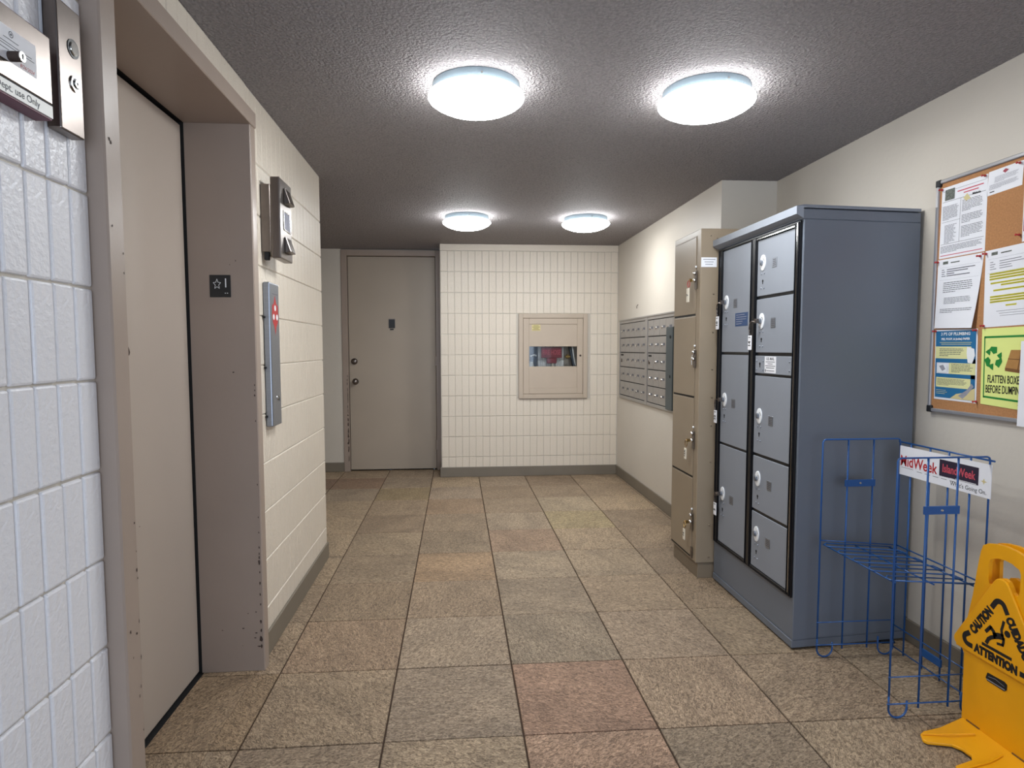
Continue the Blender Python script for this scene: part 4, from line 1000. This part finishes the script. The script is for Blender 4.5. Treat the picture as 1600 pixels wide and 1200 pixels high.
# ------------------------------------------------------------------ caution sign
cg = thing('caution_sign', 'yellow folding CAUTION wet floor sign standing by the blue wire rack', 'sign', face_mtx((1.700, 1.748, 0), '-X'))
def panel_outline():
    R_ = [(.132, .020), (.134, .25), (.150, .272), (.160, .292), (.140, .345), (.127, .380), (.111, .460), (.097, .562), (.088, .615)]
    arcp = [(.080, .638), (.062, .650), (.034, .657), (0, .660)]
    right = R_+arcp; left = [(-a_, b_) for a_, b_ in right[::-1] if a_ > 0]
    return right+left
def handle_hole():
    r_ = [(.0, .558), (.016, .553), (.026, .540), (.033, .526), (.042, .519), (.050, .522), (.055, .534), (.056, .590), (.050, .603), (.025, .613), (0, .616)]
    return r_+[(-a_, b_) for a_, b_ in r_[::-1] if a_ > 0]
bm = prism(bmesh.new(), panel_outline(), -.012, 0, hole=handle_hole()); obj('front_panel', bm, M['yellow'], cg)
bm = prism(bmesh.new(), panel_outline(), -.050, -.038, hole=handle_hole()); obj('rear_panel', bm, M['yellow'], cg)
obj('edge_ribs', box(box(NB(-.128, -.120, .03, .235, -.037, -.012), .120, .128, .03, .235, -.037, -.012), -.085, .085, .615, .632, -.037, -.012), M['yellow'], cg)
tri = [(.160, .268)]+arc(.150, .292, .020, -60, 35, 4)+arc(0, .526, .030, 35, 145, 8)+arc(-.150, .292, .020, 145, 240, 4)+[(-.160, .268)]
bm = prism(bmesh.new(), tri, .0002, .009, bev=.003); tp = obj('raised_triangle', bm, M['yellow'], cg)
ZP = .0094
def stroke(bm, pts, w_, z=ZP):
    for p, q in zip(pts, pts[1:]):
        p, q = Vector(p), Vector(q); d = (q-p).normalized(); n_ = Vector((-d.y, d.x))*w_/2; p2, q2 = p-d*w_*.18, q+d*w_*.18
        bm.faces.new([bm.verts.new((v.x, v.y, z)) for v in (p2-n_, q2-n_, q2+n_, p2+n_)])
ap, lb_, rb_ = Vector((0, .497)), Vector((-.131, .2955)), Vector((.131, .2955))
eL = (lb_-ap).normalized(); eR = (rb_-ap).normalized()
bm = bmesh.new(); BWD = .0165
def ribbon(bm, pts, w_, z=ZP):
    P_ = [Vector(p) for p in pts]; k = len(P_); L_, R2 = [], []
    for i in range(k):
        d = (P_[min(i+1, k-1)]-P_[max(i-1, 0)]).normalized(); n_ = Vector((-d.y, d.x))*w_/2; L_.append(P_[i]+n_); R2.append(P_[i]-n_)
    vl = [bm.verts.new((v.x, v.y, z)) for v in L_]; vr = [bm.verts.new((v.x, v.y, z)) for v in R2]
    for i in range(k-1): bm.faces.new((vl[i], vr[i], vr[i+1], vl[i+1]))
tl_, tr_ = ap+eL*.052, ap+eR*.052
ribbon(bm, [tuple(tl_)]+arc(0, .4655, .0185, 147, 33, 8)+[tuple(tr_)], BWD)
ribbon(bm, [tuple(lb_-eL*.048)]+arc(-.1085, .3115, .0175, 147, 270, 8)+[(-.092, .294)], BWD)
ribbon(bm, [tuple(rb_-eR*.048)]+arc(.1085, .3115, .0175, 33, -90, 8)+[(.078, .294)], BWD)
angL = math.atan2(-eL.y, -eL.x); angR = math.atan2(eR.y, eR.x)
c1 = (Vector((-.103, .337))+Vector((-.024, .452)))/2; text(bm, 'CAUTION', c1.x, c1.y, .036, ZP, rot=angL, sx=.74, bold=.0030)
c2 = Vector((-c1.x+.002, c1.y)); text(bm, 'CUIDADO', c2.x, c2.y, .036, ZP, rot=angR, sx=.74, bold=.0030)
text(bm, 'ATTENTION', -.007, .295, .036, ZP, sx=.76, bold=.0030)
obj('warning_print', bm, M['inkblack'], tp)
bm = bmesh.new()
stroke(bm, [(-.056, .3225), (.048, .3225)], .010)
def limb(pts, w0): ribbon(bm, pts, w0, ZP+.0001)
limb([(-.018, .366), (.000, .374), (.020, .378)], .019)                     # trunk
limb([(-.010, .366), (-.024, .358), (-.034, .348), (-.042, .330)], .012)     # lower leg
limb([(-.008, .368), (-.018, .381), (-.030, .390)], .012); limb([(-.026, .393), (-.036, .380), (-.046, .366)], .011)   # raised leg
limb([(.014, .378), (.010, .398), (.014, .413), (.017, .429)], .009)         # raised arm
limb([(.019, .378), (.019, .362), (.016, .350)], .009); limb([(.020, .352), (.006, .350), (-.004, .348)], .008)          # supporting arm
bm.faces.new([bm.verts.new((.031+.0105*math.cos(2*PI*i/16), .394+.0105*math.sin(2*PI*i/16), ZP+.0002)) for i in range(16)])
obj('falling_figure', bm, M['inkblack'], tp)
bm = prism(bmesh.new(), [(-.046, .214), (-.040, .233), (.020, .236), (.030, .231), (.030, .214), (.022, .206), (-.040, .206)], .0002, .0015)
lg = obj('oval_badge', bm, M['inkblack'], cg, label='dark lozenge badge with pale lines')
bm = bmesh.new(); rect(bm, -.042, .024, .2095, .2125, .0018); stroke(bm, [(-.036, .222), (-.010, .227), (.022, .221)], .0014, .0018); obj('badge_lines', bm, M['inklight'], lg)
# feet plate folded forward on the floor; local z is away from the panel
fo_shift = -.000
fo = [(-.128, .0), (-.118, .047), (-.105, .100), (-.090, .170), (-.078, .190), (-.048, .206), (-.036, .200), (-.026, .160), (-.018, .132), (.004, .116), (.035, .113), (.055, .128), (.066, .165), (.076, .200), (.088, .206), (.112, .190), (.120, .170), (.126, .100), (.130, .047), (.134, .0)]
b2 = bmesh.new(); prism(b2, [(a_, b_) for a_, b_ in fo], 0, .010, bev=.003)
for v in b2.verts:
    xx, dd, hh_ = v.co; v.co = (xx, .004+hh_+.016*max(0, 1-dd/.09), dd)
bmesh.ops.recalc_face_normals(b2, faces=b2.faces)
ft_ = obj('foot_plate', b2, M['yellow'], cg)
b2 = bmesh.new(); prism(b2, [(a_, b_) for a_, b_ in fo], 0, .010, bev=.003)
for v in b2.verts:
    xx, dd, hh_ = v.co; v.co = (xx, .004+hh_+.016*max(0, 1-dd/.09), -.050-dd)
bmesh.ops.recalc_face_normals(b2, faces=b2.faces)
obj('foot_plate', b2, M['yellow'], cg)
bm = bmesh.new()
for (u0, u1) in ((-.110, -.060), (.060, .110)): box(bm, u0, u1, .026, .033, .0002, .004)
obj('hinge_slots', bm, M['cartondark'], cg)
bm = NB(-.128, .130, .018, .024, -.002, .006, bev=.002); obj('hinge_rod', bm, M['yellow'], cg)
bm = bmesh.new(); tube(bm, [(-.070, .0165, .190), (-.055, .022, .100), (-.040, .0295, .035)], .0022, 6); tube(bm, [(.098, .0165, .190), (.080, .022, .100), (.060, .0295, .035)], .0022, 6); obj('foot_ribs', bm, M['yellow'], ft_)
# nail left in the right wall
nl = obj('wall_nail', tube(bmesh.new(), [(XR1+.001, 5.378, 1.665), (XR1-.012, 5.378, 1.650), (XR1-.012, 5.378, 1.630)], .003, 6), M['chip'])
tag(nl, 'small dark hook in the white wall above the mailboxes', 'hook')
